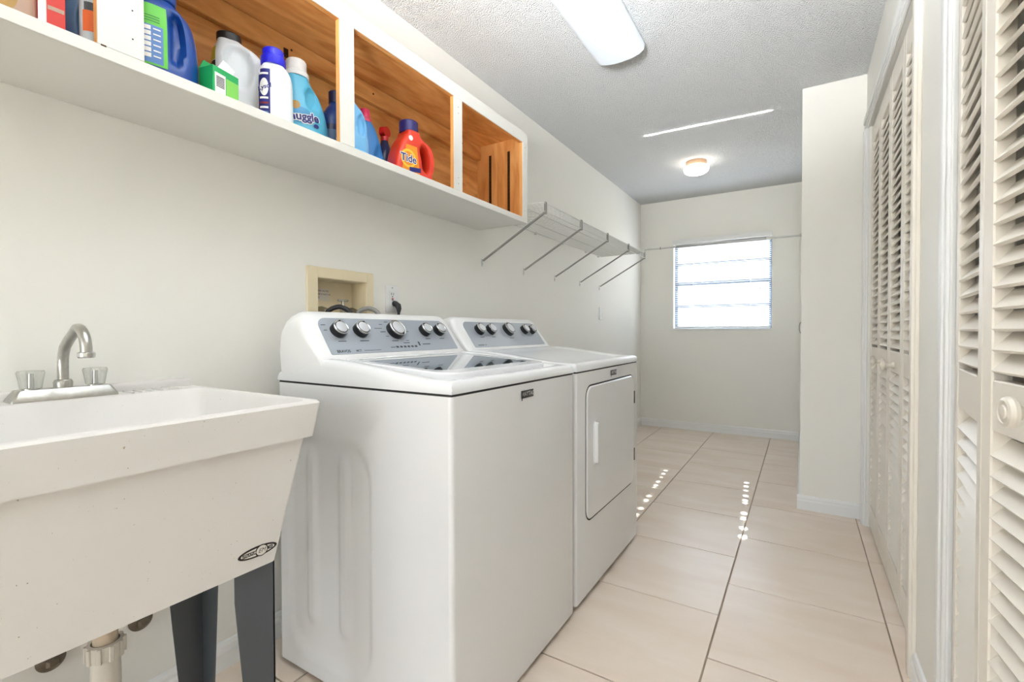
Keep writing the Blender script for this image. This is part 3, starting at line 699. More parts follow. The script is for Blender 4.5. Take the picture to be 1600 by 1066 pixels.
# bottom is painted white underneath, wood inside
part('bottom_panel', MB().box(0.001, CX - ft, CY0, CY1 - 0.001, CZ0, CZ0 + 0.004), 'cabwhite', wcab, label='white painted underside')
part('floor_board', MB().box(0.012, CX - ft, CY0 + 0.018, CY1 - 0.018, CZ0 + 0.004, CZ0 + 0.018), 'wood', wcab)
part('top_board', MB().box(0.012, CX - ft, CY0 + 0.018, CY1 - 0.018, CZ1 - 0.016, CZ1), 'wood', wcab)
part('back_board', MB().box(0.001, 0.010, CY0, CY1 - 0.018, CZ0 + 0.004, CZ1), 'wood', wcab)
part('end_panel', MB().box(0.001, CX - ft, CY1 - 0.004, CY1, CZ0, CZ1), 'cabwhite', wcab)
part('end_board', MB().box(0.001, CX - ft, CY1 - 0.018, CY1 - 0.004, CZ0 + 0.004, CZ1), 'wood_v', wcab)
part('end_board', MB().box(0.001, CX - ft, CY0, CY0 + 0.018, CZ0 + 0.004, CZ1), 'wood_v', wcab)
part('hanging_cleat', MB().box(0.010, 0.034, CY0 + 0.02, CY1 - 0.018, 1.972, 2.043, 0.003, 1), 'wood', wcab)
def face_member(nm, y0, y1, z0, z1, woodm):
    mb = MB(); mb.box(CX - 0.004, CX, y0, y1, z0, z1, 0.001, 1, 0); mb.box(CX - ft, CX - 0.004, y0, y1, z0, z1, 0, 1, 1)
    return part(nm, mb, ['cabwhite', woodm], wcab)
st = [(CY0, -0.12), (0.377, 0.457), (0.965, 1.019), (1.5225, 1.577), (2.078, CY1 + 0.006)]
for a, b in st: face_member('stile', a, b, OZ0, OZ1, 'wood_v')
face_member('bottom_rail', CY0, CY1 + 0.006, CZ0, OZ0, 'cabwhite'); face_member('top_rail', CY0, CY1 + 0.006, OZ1, CZ1, 'wood')
for a, b in st[1:4]:                                   # dividers stand behind the two wide stiles only
    if b - a > 0.06: part('divider', MB().box(0.028, CX - ft, (a + b) / 2 - 0.009, (a + b) / 2 + 0.009, CZ0 + 0.018, CZ1 - 0.016), 'wood_v', wcab)
def track(x0, x1, y0, y1, z0=1.66, z1=1.985):
    o = part('shelf_track', MB().box(x0, x1, y0, y1, z0, z1), 'bronze', wcab)
    mb = MB()
    for k in range(int((z1 - z0) / 0.02)): 
        z = z0 + 0.01 + k * 0.02
        if x1 - x0 < y1 - y0: mb.box(x1 - 0.0002, x1 + 0.0025, y0 + 0.003, y1 - 0.003, z, z + 0.008)
        else: mb.box(x0 + 0.003, x1 - 0.003, y0 - 0.0025, y0 + 0.0002, z, z + 0.008)
    part('track_teeth', mb, 'bronze', o)
track(0.088, 0.102, CY1 - 0.0205, CY1 - 0.018); track(0.205, 0.219, CY1 - 0.0205, CY1 - 0.018)
track(0.010, 0.0125, 0.960, 0.975, 1.70, 2.0); track(0.010, 0.0125, 1.545, 1.56, 1.70, 2.0); track(0.034, 0.0365, 0.956, 0.972, 1.97, 2.0)
for y, z in ((0.436, 1.725), (0.436, 1.665), (1.55, 1.97), (1.55, 1.945), (1.55, 1.68), (1.55, 1.655), (2.098, 1.985), (2.098, 1.66)):
    part('screw_hole', MB().lathe([(0.0016, 0), (0.0016, 0.0006)], (CX, y, z), (1, 0, 0), 8), 'black', wcab)
part('hinge_notch', MB().box(CX - 0.001, CX + 0.0006, 0.382, 0.391, OZ0 - 0.002, OZ0 + 0.001), 'bronze', wcab)
for y, z in ((0.985, 2.005), (1.345, 2.01), (1.935, 2.01)):
    part('nail_hole', MB().lathe([(0.004, 0), (0.004, 0.001)], (0.034, y, z), (1, 0, 0), 8), 'bronze', wcab)

# ------------------------------------------------------------------ bottles
SHZ = CZ0 + 0.018
def catmull(P, n=8, closed=True):
    out = []; N_ = len(P)
    for i in range(N_ if closed else N_ - 1):
        p0_, p1_, p2_, p3_ = (P[(i + k - 1) % N_] if closed else P[max(0, min(N_ - 1, i + k - 1))] for k in range(4))
        for k in range(n):
            t = k / n
            out.append(tuple(0.5 * ((2 * p1_[d]) + (-p0_[d] + p2_[d]) * t + (2 * p0_[d] - 5 * p1_[d] + 4 * p2_[d] - p3_[d]) * t * t + (-p0_[d] + 3 * p1_[d] - 3 * p2_[d] + p3_[d]) * t ** 3) for d in range(len(P[0]))))
    if not closed: out.append(tuple(P[-1]))
    return out
class Loft:
    """bottle body: list of (z, half width, half depth, y offset); front is +x"""
    def __init__(s, prof, n=2.6, dents=()):
        s.p = catmull(prof, 6, False); s.n = n; s.dents = dents
    def at(s, z):
        P = s.p
        for a, b in zip(P, P[1:]):
            if a[0] <= z <= b[0] or b is P[-1]:
                t = 0 if b[0] == a[0] else max(0, min(1, (z - a[0]) / (b[0] - a[0]))); return tuple(a[k] + (b[k] - a[k]) * t for k in range(4))
    def dent(s, y, z):
        d = 0
        for (y0, z0, ry, rz, dep) in s.dents:
            q = ((y - y0) / ry) ** 2 + ((z - z0) / rz) ** 2
            if q < 1: u = 1 - q; u = min(1, u * 1.8); d += dep * u * u * (3 - 2 * u)
        return d
    def front(s, y, z):
        _, hw, hd, yo = s.at(z); q = min(1, abs((y - yo) / max(hw, 1e-5)))
        return hd * (1 - q ** s.n) ** (1 / s.n) - s.dent(y, z)
    def mesh(s, seg=56):
        mb = MB(); rows = []
        for z, hw, hd, yo in s.p:
            r = []
            for k in range(seg):
                a = 2 * PI * k / seg; ca, sa = math.cos(a), math.sin(a); e = 2 / s.n
                x = hd * math.copysign(abs(ca) ** e, ca); y = yo + hw * math.copysign(abs(sa) ** e, sa)
                dd_ = s.dent(y, z)
                if dd_: x = math.copysign(max(0.002, abs(x) - dd_ * (abs(ca) ** e)), x)
                r.append((x, y, z))
            rows.append(r)
        vv = mb.grid(rows, close_v=True); mb.cap(vv[0][::-1]); mb.cap(vv[-1]); return mb
    def patch(s, pts_fn, nu, nv, off=0.0007):
        mb = MB(); rows = [[(lambda yz: (s.front(yz[0], yz[1]) + off, yz[0], yz[1]))(pts_fn(i / nu, j / nv)) for j in range(nv + 1)] for i in range(nu + 1)]
        mb.grid(rows); return mb
    def text(s, body, size, y, z, off=0.0012, rot=0.0, **k):
        b = text_mesh(body, size, **k); bmesh.ops.triangulate(b, faces=b.faces); bmesh.ops.subdivide_edges(b, edges=b.edges, cuts=1)
        c, q = math.cos(rot), math.sin(rot)
        for v in b.verts:
            yy = y + v.co.x * c - v.co.y * q; zz = z + v.co.x * q + v.co.y * c; v.co = Vector((s.front(yy, zz) + off, yy, zz))
        mb = MB(); mb.merge(b); return mb
def rect_patch(y0, y1, z0, z1): return lambda u, v: (y0 + (y1 - y0) * v, z0 + (z1 - z0) * u)
def disc_patch(cy, cz, ry, rz):
    def f(u, v):
        a, b = 2 * u - 1, 2 * v - 1
        return (cy + ry * b * math.sqrt(1 - a * a / 2), cz + rz * a * math.sqrt(1 - b * b / 2))
    return f
def cap_lathe(z, prof, yo=0.0, xo=0.0, n=32, flute=0, fd=0.04): return MB().lathe(prof, (xo, yo, z), n=n, flute=flute, fdepth=fd)
def jug_curve(outline, hole, depth, bev):
    cu = bpy.data.curves.new('jug', 'CURVE'); cu.dimensions = '2D'; cu.fill_mode = 'BOTH'; cu.extrude = depth / 2 - bev; cu.bevel_depth = bev; cu.bevel_resolution = 4; cu.offset = -bev
    for P in [outline] + ([hole] if hole else []):
        sp_ = cu.splines.new('POLY'); sp_.points.add(len(P) - 1); sp_.use_cyclic_u = True
        for i, (a, b) in enumerate(P): sp_.points[i].co = (a, b, 0, 1)
    ob = bpy.data.objects.new('jug', cu); COL.objects.link(ob); dg = bpy.context.evaluated_depsgraph_get()
    me = bpy.data.meshes.new_from_object(ob.evaluated_get(dg)); bpy.data.objects.remove(ob)
    b = bmesh.new(); b.from_mesh(me); bpy.data.meshes.remove(me)
    for v in b.verts: v.co = Vector((v.co.z, v.co.x, v.co.y))
    bmesh.ops.remove_doubles(b, verts=b.verts, dist=1e-5)
    mb = MB(); mb.merge(b); return mb
P_ = lambda nm, c, r=0.3, **k: MT.setdefault(nm, mat(nm, c, r, **k))
P_('tide_orange', (232, 66, 42)); P_('tide_navy', (44, 40, 110), 0.35); P_('label_orange', (240, 150, 30), 0.4); P_('label_yellow', (252, 206, 60), 0.4); P_('label_navy', (32, 36, 120), 0.4); P_('label_white', (240, 240, 238), 0.4)
P_('jug_blue', (12, 66, 146)); P_('label_green', (96, 200, 60), 0.45); P_('label_blue', (84, 128, 190), 0.45); P_('mid_blue', (52, 132, 204)); P_('sky_blue', (92, 188, 222)); P_('pale_blue', (116, 186, 234))
P_('pink_cap', (226, 62, 104)); P_('trigger_red', (214, 34, 40)); P_('jug_white', (226, 231, 234), 0.35); P_('cap_black', (30, 30, 32), 0.4); P_('cap_blue', (36, 36, 214)); P_('cap_white', (240, 240, 238), 0.35)
P_('box_green', (26, 168, 92), 0.5); P_('box_lime', (130, 206, 90), 0.5); P_('label_teal', (60, 150, 200), 0.4); P_('label_brown', (180, 142, 70), 0.45); P_('dark_blue', (24, 40, 92), 0.3); P_('bag_tan', (190, 160, 140), 0.5); P_('tub_red', (214, 42, 26), 0.4); P_('steel_blue', (92, 130, 172), 0.3); P_('clear_grey', (196, 208, 214), 0.2); P_('label_flame', (226, 104, 44), 0.45); P_('yellow_label', (206, 188, 70), 0.45); P_('maroon', (130, 40, 50), 0.5)

# orange detergent jug with through handle
t = thing('detergent_jug', 'bright orange-red detergent jug with navy cap and round yellow label', 'bottle', (0.222, 1.352, SHZ), math.radians(-10)); t.scale = (0.96, 0.96, 0.965)
ol = catmull([(-0.078, 0.004), (0.0, 0.0), (0.080, 0.004), (0.092, 0.03), (0.093, 0.085), (0.088, 0.128), (0.068, 0.160), (0.036, 0.182), (0.024, 0.200), (-0.024, 0.200), (-0.034, 0.180), (-0.055, 0.150), (-0.074, 0.105), (-0.084, 0.06), (-0.086, 0.03)], 6)
hl = catmull([(0.044, 0.058), (0.062, 0.046), (0.075, 0.066), (0.076, 0.108), (0.063, 0.138), (0.040, 0.144), (0.030, 0.128), (0.038, 0.090)], 6)
part('jug_body', jug_curve(ol, hl, 0.088, 0.017), 'tide_orange', t, local=True, smooth=60)
part('cap', cap_lathe(0.196, [(0.038, 0.0), (0.038, 0.042), (0.035, 0.046), (0.030, 0.046)], n=40, flute=1, fd=0.02), 'tide_navy', t, local=True)
part('neck', cap_lathe(0.178, [(0.030, 0), (0.030, 0.02)]), 'tide_orange', t, local=True)
def flat_patch(fn, nu, nv, x):
    mb = MB(); mb.grid([[(x, *fn(i / nu, j / nv)) for j in range(nv + 1)] for i in range(nu + 1)]); return mb
lb = part('label', flat_patch(lambda u, v: (-0.066 + 0.088 * v * (1 - 0.42 * u) + 0.022 * u, 0.022 + 0.112 * u), 4, 4, 0.0446), 'label_orange', t, local=True, smooth=0)
part('roundel', flat_patch(disc_patch(-0.034, 0.080, 0.036, 0.036), 10, 10, 0.0450), 'label_yellow', lb, local=True, smooth=0)
part('roundel_ring', flat_patch(disc_patch(-0.034, 0.080, 0.027, 0.027), 10, 10, 0.0453), 'label_orange', lb, local=True, smooth=0)
def loc_text(body, size, y, z, x, m, parent, **k):
    mb = MB(); mb.merge(text_mesh(body, size, **k), 0, frame_mtx((x, y, z), (0, 1, 0), (0, 0, 1))); return part('lettering', mb, m, parent, local=True, smooth=0)
loc_text('Tide', 0.041, -0.034, 0.079, 0.0456, 'label_white', lb, bold=0.0030)
loc_text('Tide', 0.041, -0.034, 0.079, 0.0459, 'label_navy', lb, bold=0.0006)
part('label_band', flat_patch(lambda u, v: (-0.030 + 0.055 * v, 0.030 + 0.018 * u + 0.006 * v), 2, 2, 0.0455), 'label_navy', lb, local=True, smooth=0)
part('seal', MB().lathe([(0.010, 0), (0.010, 0.001)], (0.0435, -0.022, 0.163), (1, 0, 0), 20), 'label_white', t, local=True)

# dark blue jug with green label
t = thing('cleaner_jug', 'large dark blue jug with green and blue printed label', 'bottle', (0.215, 0.522, SHZ), math.radians(-8))
lf = Loft([(0, 0.066, 0.050, 0), (0.006, 0.074, 0.056, 0), (0.05, 0.076, 0.058, 0), (0.12, 0.072, 0.056, 0), (0.165, 0.062, 0.050, -0.002), (0.19, 0.044, 0.040, -0.006), (0.198, 0.036, 0.036, -0.008), (0.203, 0.040, 0.040, -0.008), (0.228, 0.040, 0.040, -0.008), (0.232, 0.034, 0.034, -0.008), (0.25, 0.030, 0.03, -0.008), (0.268, 0.026, 0.026, -0.008)], 2.8, dents=[(0.022, 0.11, 0.016, 0.075, 0.022)])
part('jug_body', lf.mesh(), 'jug_blue', t, local=True, smooth=60)
lb = part('label', lf.patch(rect_patch(-0.071, 0.002, 0.03, 0.172), 12, 10, 0.001), 'label_green', t, local=True)
part('label_panel', lf.patch(rect_patch(-0.069, -0.006, 0.034, 0.120), 8, 8, 0.0016), 'label_blue', lb, local=True)
for r in range(6):
    z = 0.045 + 0.0125 * r
    for y, wd in ((-0.060, 0.013), (-0.036, 0.014)):
        part('print', lf.patch(rect_patch(y - wd / 2, y + wd / 2, z, z + 0.0095), 2, 2, 0.0021), 'label_white', lb, local=True)
    part('print', lf.patch(rect_patch(-0.025, -0.011, z + 0.003, z + 0.006), 1, 2, 0.0021), 'label_white', lb, local=True)
P_('print_green', (40, 130, 40), 0.5)
for z in (0.128, 0.134, 0.140): part('print', lf.patch(rect_patch(-0.06, -0.012, z, z + 0.002), 1, 6, 0.0016), 'print_green', lb, local=True)
part('print', lf.patch(rect_patch(-0.062, -0.040, 0.150, 0.166), 2, 3, 0.0016), 'print_green', lb, local=True)
part('cap', cap_lathe(0.266, [(0.030, 0), (0.030, 0.03), (0.026, 0.034)], -0.008), 'jug_blue', t, local=True)

# green box
t = thing('green_box', 'small green carton with white torn flap leaning in front of the white jug', 'box', (0.262, 0.634, SHZ), math.radians(12)); t.scale = (1, 0.9, 0.93)
part('carton', MB().box(-0.024, 0.024, -0.040, 0.040, 0, 0.086, 0.001, 1), 'box_green', t, local=True)
part('label_panel', MB().box(0.024, 0.0246, -0.034, -0.002, 0.012, 0.070), 'label_white', t, local=True)
for k in range(7): part('barcode_bar', MB().box(0.0246, 0.0250, -0.030, -0.006, 0.034 + 0.0042 * k, 0.0362 + 0.0042 * k), 'print', t, local=True)
part('label_panel', MB().box(0.024, 0.0246, 0.0, 0.038, 0.004, 0.066), 'box_lime', t, local=True)
mb = MB(); mb.prism([(0.0235, -0.024, 0.0862), (0.0235, 0.022, 0.0862), (0.015, 0.036, 0.104), (0.006, 0.008, 0.124)], (-0.0010, 0, 0)); part('flap', mb, 'label_white', t, local=True)
mb = MB(); mb.prism([(-0.024, -0.04, 0.086), (-0.024, 0.016, 0.086), (-0.022, 0.012, 0.112), (-0.022, -0.028, 0.112)], (0.0012, 0, 0)); part('flap', mb, 'box_green', t, local=True)

# white jug, black cap
t = thing('bleach_jug', 'plain white jug with black cap and yellow-black label at its side', 'bottle', (0.128, 0.757, SHZ), math.radians(-22)); t.scale = (1, 1.22, 1.09)
lf = Loft([(0, 0.060, 0.050, 0), (0.006, 0.066, 0.056, 0), (0.06, 0.066, 0.057, 0), (0.085, 0.062, 0.056, 0), (0.12, 0.056, 0.053, 0), (0.18, 0.054, 0.052, -0.002), (0.205, 0.046, 0.048, -0.006), (0.222, 0.030, 0.034, -0.016), (0.232, 0.024, 0.024, -0.020)], 3.0, dents=[(-0.006, 0.155, 0.034, 0.062, 0.018)])
part('jug_body', lf.mesh(64), 'jug_white', t, local=True, smooth=60)
part('cap', cap_lathe(0.229, [(0.025, 0), (0.026, 0.004), (0.026, 0.021), (0.023, 0.024)], -0.020, n=40, flute=1, fd=0.03), 'cap_black', t, local=True)
def side_label(lf, z0, z1, m, parent, off=0.001):
    mb = MB(); rows = []
    for i in range(9):
        z = z0 + (z1 - z0) * i / 8; _, hw, hd, yo = lf.at(z); r = []
        for k in range(9):
            a = -PI / 2 - 0.9 + 1.5 * k / 8; e = 2 / lf.n; ca, sa = math.cos(a), math.sin(a)
            r.append(((hd + off) * math.copysign(abs(ca) ** e, ca), yo + (hw + off) * math.copysign(abs(sa) ** e, sa), z))
        rows.append(r)
    mb.grid(rows); return part('label', mb, m, parent, local=True)
side_label(lf, 0.165, 0.20, 'yellow_label', t); side_label(lf, 0.11, 0.163, 'cap_black', t)

# white bottle with blue cap
t = thing('disinfectant_bottle', 'white bottle with broad royal blue cap and narrow blue side label', 'bottle', (0.252, 0.790, SHZ), math.radians(-30)); t.scale = (0.92, 0.92, 0.93)
lf = Loft([(0, 0.044, 0.030, 0), (0.004, 0.049, 0.034, 0), (0.08, 0.049, 0.035, 0), (0.14, 0.047, 0.035, 0), (0.165, 0.041, 0.033, -0.002), (0.182, 0.030, 0.028, -0.004), (0.19, 0.026, 0.026, -0.005)], 2.7)
part('bottle_body', lf.mesh(), 'jug_white', t, local=True, smooth=60)
part('cap', cap_lathe(0.182, [(0.034, 0), (0.035, 0.004), (0.035, 0.024), (0.030, 0.028), (0.030, 0.046), (0.027, 0.050)], -0.005, n=40, flute=1, fd=0.03), 'cap_blue', t, local=True)
lb = part('label', lf.patch(lambda u, v: (-0.045 + 0.030 * v, 0.01 + 0.150 * u), 12, 6, 0.0008), 'label_navy', t, local=True)
part('label_panel', lf.patch(disc_patch(-0.031, 0.105, 0.0115, 0.026), 8, 6, 0.0013), 'label_white', lb, local=True)
part('lettering', lf.text('Lysol', 0.018, -0.031, 0.105, 0.0018, rot=0.35, bold=0.0004, shear=0.3), 'label_navy', lb, local=True, smooth=0)
for k, (z, m) in enumerate(((0.142, 'label_white'), (0.070, 'label_white'), (0.055, 'maroon'), (0.042, 'label_white'), (0.028, 'steel_blue'))):
    part('print', lf.patch(rect_patch(-0.042, -0.020, z, z + 0.006), 1, 5, 0.0013), m, lb, local=True)

# light blue softener jug
t = thing('softener_jug', 'light turquoise softener jug with ribbed white cap and oval grip', 'bottle', (0.168, 0.938, SHZ), math.radians(-14)); t.scale = (1.02, 1.05, 1.08)
lf = Loft([(0, 0.058, 0.046, 0), (0.006, 0.066, 0.052, 0), (0.05, 0.067, 0.053, 0), (0.10, 0.062, 0.050, -0.002), (0.15, 0.050, 0.044, -0.008), (0.185, 0.036, 0.036, -0.018), (0.205, 0.031, 0.031, -0.022), (0.212, 0.030, 0.03, -0.022)], 2.6, dents=[(0.010, 0.142, 0.024, 0.036, 0.016)])
part('jug_body', lf.mesh(72), 'sky_blue', t, local=True, smooth=60)
part('cap', cap_lathe(0.205, [(0.0355, 0), (0.036, 0.012), (0.030, 0.018), (0.029, 0.046), (0.026, 0.050)], -0.022, n=44, flute=1, fd=0.03), 'cap_white', t, local=True)
lb = part('label', lf.patch(disc_patch(-0.026, 0.084, 0.032, 0.024), 10, 12, 0.0007), 'label_teal', t, local=True)
part('bear_patch', lf.patch(disc_patch(-0.040, 0.112, 0.012, 0.012), 6, 6, 0.0011), 'label_brown', lb, local=True)
part('lettering', lf.text('Snuggle', 0.032, -0.024, 0.080, 0.0013, rot=0.1, bold=0.0032), 'label_white', lb, local=True, smooth=0)
part('lettering', lf.text('Snuggle', 0.032, -0.024, 0.080, 0.0018, rot=0.1, bold=0.0010), 'label_navy', lb, local=True, smooth=0)
part('print', lf.patch(disc_patch(0.016, 0.062, 0.008, 0.006), 5, 5, 0.0013), 'label_navy', lb, local=True)

# dark blue bottle at the stile
t = thing('softener_bottle', 'dark blue softener bottle half hidden by the white stile', 'bottle', (0.110, 1.100, SHZ), math.radians(-30))
lf = Loft([(0, 0.046, 0.036, 0), (0.005, 0.052, 0.040, 0), (0.09, 0.052, 0.041, 0), (0.13, 0.050, 0.040, 0), (0.17, 0.047, 0.038, 0), (0.20, 0.034, 0.032, 0), (0.222, 0.020, 0.02, 0), (0.232, 0.018, 0.018, 0)], 2.4)
part('bottle_body', lf.mesh(), 'jug_blue', t, local=True, smooth=60)
part('cap', cap_lathe(0.230, [(0.021, 0), (0.021, 0.038), (0.018, 0.042)]), 'dark_blue', t, local=True)
lb = part('label', lf.patch(rect_patch(-0.044, 0.044, 0.02, 0.128), 8, 14, 0.0008), 'steel_blue', t, local=True)
part('lettering', lf.text('Downy', 0.034, 0.0, 0.075, 0.0013, bold=0.0010), 'label_navy', lb, local=True, smooth=0)
part('label_band', lf.patch(rect_patch(-0.046, 0.046, 0.125, 0.145), 3, 14, 0.0009), 'dark_blue', lb, local=True)

# pale blue jug right of the stile
t = thing('rinse_jug', 'pale blue jug with side grip just right of the wide white stile', 'bottle', (0.238, 1.068, SHZ), math.radians(-14)); t.scale = (1, 0.78, 0.93)
lf = Loft([(0, 0.056, 0.044, 0), (0.006, 0.062, 0.050, 0), (0.06, 0.062, 0.050, 0), (0.085, 0.058, 0.047, 0), (0.12, 0.056, 0.044, 0), (0.16, 0.048, 0.040, -0.006), (0.185, 0.034, 0.034, -0.018), (0.195, 0.028, 0.028, -0.022)], 2.6, dents=[(0.018, 0.115, 0.020, 0.045, 0.014)])
part('jug_body', lf.mesh(64), 'pale_blue', t, local=True, smooth=60)
part('cap', cap_lathe(0.192, [(0.029, 0), (0.029, 0.03), (0.026, 0.033)], -0.022), 'mid_blue', t, local=True)

# blue bottle with pink cap
t = thing('pink_cap_bottle', 'blue curved softener bottle with hot pink cap', 'bottle', (0.120, 1.246, SHZ), math.radians(-14)); t.scale = (0.9, 0.92, 1.1)
lf = Loft([(0, 0.052, 0.040, 0.006), (0.006, 0.058, 0.046, 0.006), (0.06, 0.058, 0.046, 0.004), (0.10, 0.052, 0.044, -0.002), (0.14, 0.044, 0.040, -0.008), (0.175, 0.034, 0.034, -0.016), (0.19, 0.028, 0.028, -0.020), (0.196, 0.024, 0.024, -0.020)], 2.6, dents=[(0.022, 0.07, 0.017, 0.048, 0.014)])
part('bottle_body', lf.mesh(64), 'mid_blue', t, local=True, smooth=60)
part('cap', cap_lathe(0.192, [(0.028, 0), (0.028, 0.010), (0.023, 0.014), (0.021, 0.040), (0.017, 0.045)], -0.020), 'pink_cap', t, local=True)

# spray bottle, red trigger
t = thing('spray_bottle', 'dark blue spray bottle with red trigger head behind the pink-capped bottle', 'bottle', (0.094, 1.348, SHZ), math.radians(20))
lf = Loft([(0, 0.030, 0.026, 0), (0.005, 0.034, 0.029, 0), (0.10, 0.034, 0.029, 0), (0.14, 0.030, 0.027, 0), (0.17, 0.018, 0.018, 0), (0.19, 0.013, 0.013, 0)], 2.3)
part('bottle_body', lf.mesh(), 'dark_blue', t, local=True, smooth=60)
part('collar', cap_lathe(0.187, [(0.015, 0), (0.015, 0.018), (0.012, 0.02)]), 'trigger_red', t, local=True)
mb = MB(); mb.prism([(-0.011, a, b) for a, b in catmull([(-0.026, 0.212), (-0.020, 0.236), (0.004, 0.246), (0.024, 0.240), (0.032, 0.226), (0.026, 0.216), (0.006, 0.206), (-0.012, 0.204)], 5)], (0.022, 0, 0)); part('trigger_head', mb, 'trigger_red', t, local=True, smooth=30)
mb = MB(); mb.tube([(0, 0.018, 0.214), (0, 0.022, 0.19), (0, 0.030, 0.165)], [0.006, 0.005, 0.004], 10); part('trigger', mb, 'trigger_red', t, local=True)

# left compartment
t = thing('wipes_bag', 'tan printed pouch at the far left of the cabinet', 'pouch', (0.225, 0.255, SHZ), math.radians(-8))
lf = Loft([(0, 0.050, 0.026, 0), (0.01, 0.056, 0.030, 0), (0.09, 0.054, 0.026, 0), (0.15, 0.053, 0.012, 0), (0.17, 0.053, 0.003, 0)], 2.2)
part('pouch_body', lf.mesh(), 'bag_tan', t, local=True, smooth=60)
part('label', lf.patch(disc_patch(-0.005, 0.06, 0.03, 0.04), 8, 8, 0.001), 'label_brown', t, local=True)
t = thing('red_carton', 'red and white carton between the tan pouch and the steel blue jug', 'box', (0.225, 0.330, SHZ), math.radians(-5))
part('carton', MB().box(-0.03, 0.03, -0.024, 0.016, 0, 0.115, 0.001, 1), 'tub_red', t, local=True)
part('label_panel', MB().box(0.03, 0.0305, -0.024, -0.012, 0.001, 0.114), 'label_white', t, local=True)
part('label_band', MB().box(0.03, 0.0305, -0.010, 0.014, 0.062, 0.070), 'bag_tan', t, local=True)
t = thing('steel_blue_jug', 'dull steel blue jug in the left cabinet compartment', 'bottle', (0.150, 0.408, SHZ), math.radians(-10))
lf = Loft([(0, 0.046, 0.040, 0), (0.006, 0.050, 0.044, 0), (0.09, 0.050, 0.044, 0), (0.14, 0.046, 0.042, 0), (0.18, 0.036, 0.034, 0), (0.20, 0.022, 0.022, 0)], 2.5, dents=[(0.0, 0.10, 0.022, 0.05, 0.008)])
part('jug_body', lf.mesh(), 'steel_blue', t, local=True, smooth=60)
part('cap', cap_lathe(0.196, [(0.024, 0), (0.024, 0.03), (0.02, 0.033)]), 'cap_white', t, local=True)
t = thing('clear_bottle', 'clear bottle with orange flame label beside the wide stile', 'bottle', (0.250, 0.388, SHZ), math.radians(-15))
lf = Loft([(0, 0.018, 0.018, 0), (0.004, 0.021, 0.021, 0), (0.12, 0.021, 0.021, 0), (0.15, 0.016, 0.016, 0), (0.165, 0.010, 0.010, 0), (0.18, 0.010, 0.01, 0)], 2.1)
part('bottle_body', lf.mesh(40), 'clear_grey', t, local=True, smooth=60)
part('cap', cap_lathe(0.178, [(0.012, 0), (0.012, 0.018), (0.010, 0.02)]), 'cap_white', t, local=True)
lb = part('label', lf.patch(rect_patch(-0.016, 0.016, 0.045, 0.088), 6, 8, 0.0006), 'label_flame', t, local=True)
part('label_band', lf.patch(rect_patch(-0.014, 0.010, 0.088, 0.105), 2, 6, 0.0007), 'print', lb, local=True)

# ------------------------------------------------------------------ wire shelf + rod
ws = thing('wire_shelf', 'white wire wall shelf on five grey slanted braces', 'shelf', (0.2, 3.05, 1.66))
BY = [2.150, 2.612, 3.058, 3.51, 3.94]; SZT, SZB, SX = 1.700, 1.655, 0.402
mb = MB(); n = 74
for k in range(n):
    y = 2.13 + (3.955 - 2.13) * k / (n - 1)
    mb.tube([(0.012, y, SZT), (SX - 0.004, y, SZT), (SX, y, SZT - 0.004), (SX, y, SZB)], 0.0021, 5)
part('wire_deck', mb, 'wire', ws, stuff=True, smooth=0)
for x, z in ((SX, SZT - 0.002), (SX, SZB), (0.014, SZT - 0.003), (0.14, SZT - 0.003), (0.27, SZT - 0.003)):
    part('long_wire', MB().tube([(x, 2.128, z), (x, 3.957, z)], 0.003, 8), 'wire', ws)
for y in BY:
    a, b = Vector((SX - 0.002, y, SZB - 0.002)), Vector((0.010, y, 1.437)); mb = MB()
    d = (b - a).normalized(); nn = Vector((0, 1, 0)); q = d.cross(nn) * 0.0035
    mb.prism([a + nn * 0.007 + q, a - nn * 0.007 + q, a - nn * 0.007 - q, a + nn * 0.007 - q], b - a)
    br = part('brace', mb, 'bracket', ws, smooth=0)
    part('brace_foot', MB().box(0.0005, 0.0035, y - 0.007, y + 0.007, 1.405, 1.447, 0.0008, 1), 'wire', br)
    part('screw', MB().lathe([(0.004, 0), (0.003, 0.002)], (0.0035, y, 1.418), (1, 0, 0), 10), 'chrome', br)
    part('end_clip', MB().box(SX - 0.008, SX + 0.006, y - 0.008, y + 0.008, SZB - 0.010, SZT + 0.006, 0.002, 1), 'bracket', br)
for y in (2.30, 2.76, 3.18, 3.62, 3.9):
    part('wall_clip', MB().box(0.0005, 0.018, y - 0.008, y + 0.008, SZT - 0.012, SZT + 0.006, 0.002, 1), 'wire', ws)
rd = thing('hanging_rod', 'thin grey telescoping rod spanning from the wire shelf across to the wall corner', 'rod', (0.96, 3.93, 1.715))
ry, rz = 3.93, 1.722
part('outer_tube', MB().tube([(0.66, ry, rz), (1.30, ry, rz)], 0.0105, 14), 'rod', rd)
part('inner_tube', MB().tube([(0.405, ry, rz), (1.512, ry, rz)], 0.0075, 14), 'wire', rd)
part('end_cap', MB().lathe([(0.012, 0), (0.012, 0.008), (0.009, 0.012)], (XC - 0.0005, ry, rz), (-1, 0, 0), 16), 'wire', rd)
part('end_cap', MB().lathe([(0.012, 0), (0.012, 0.010), (0.009, 0.014)], (0.408, ry, rz), (1, 0, 0), 16), 'wire', rd)
part('lock_ring', MB().lathe([(0.009, 0), (0.011, 0.002), (0.011, 0.006), (0.009, 0.008)], (0.53, ry, rz), (1, 0, 0), 16), 'bracket', rd)

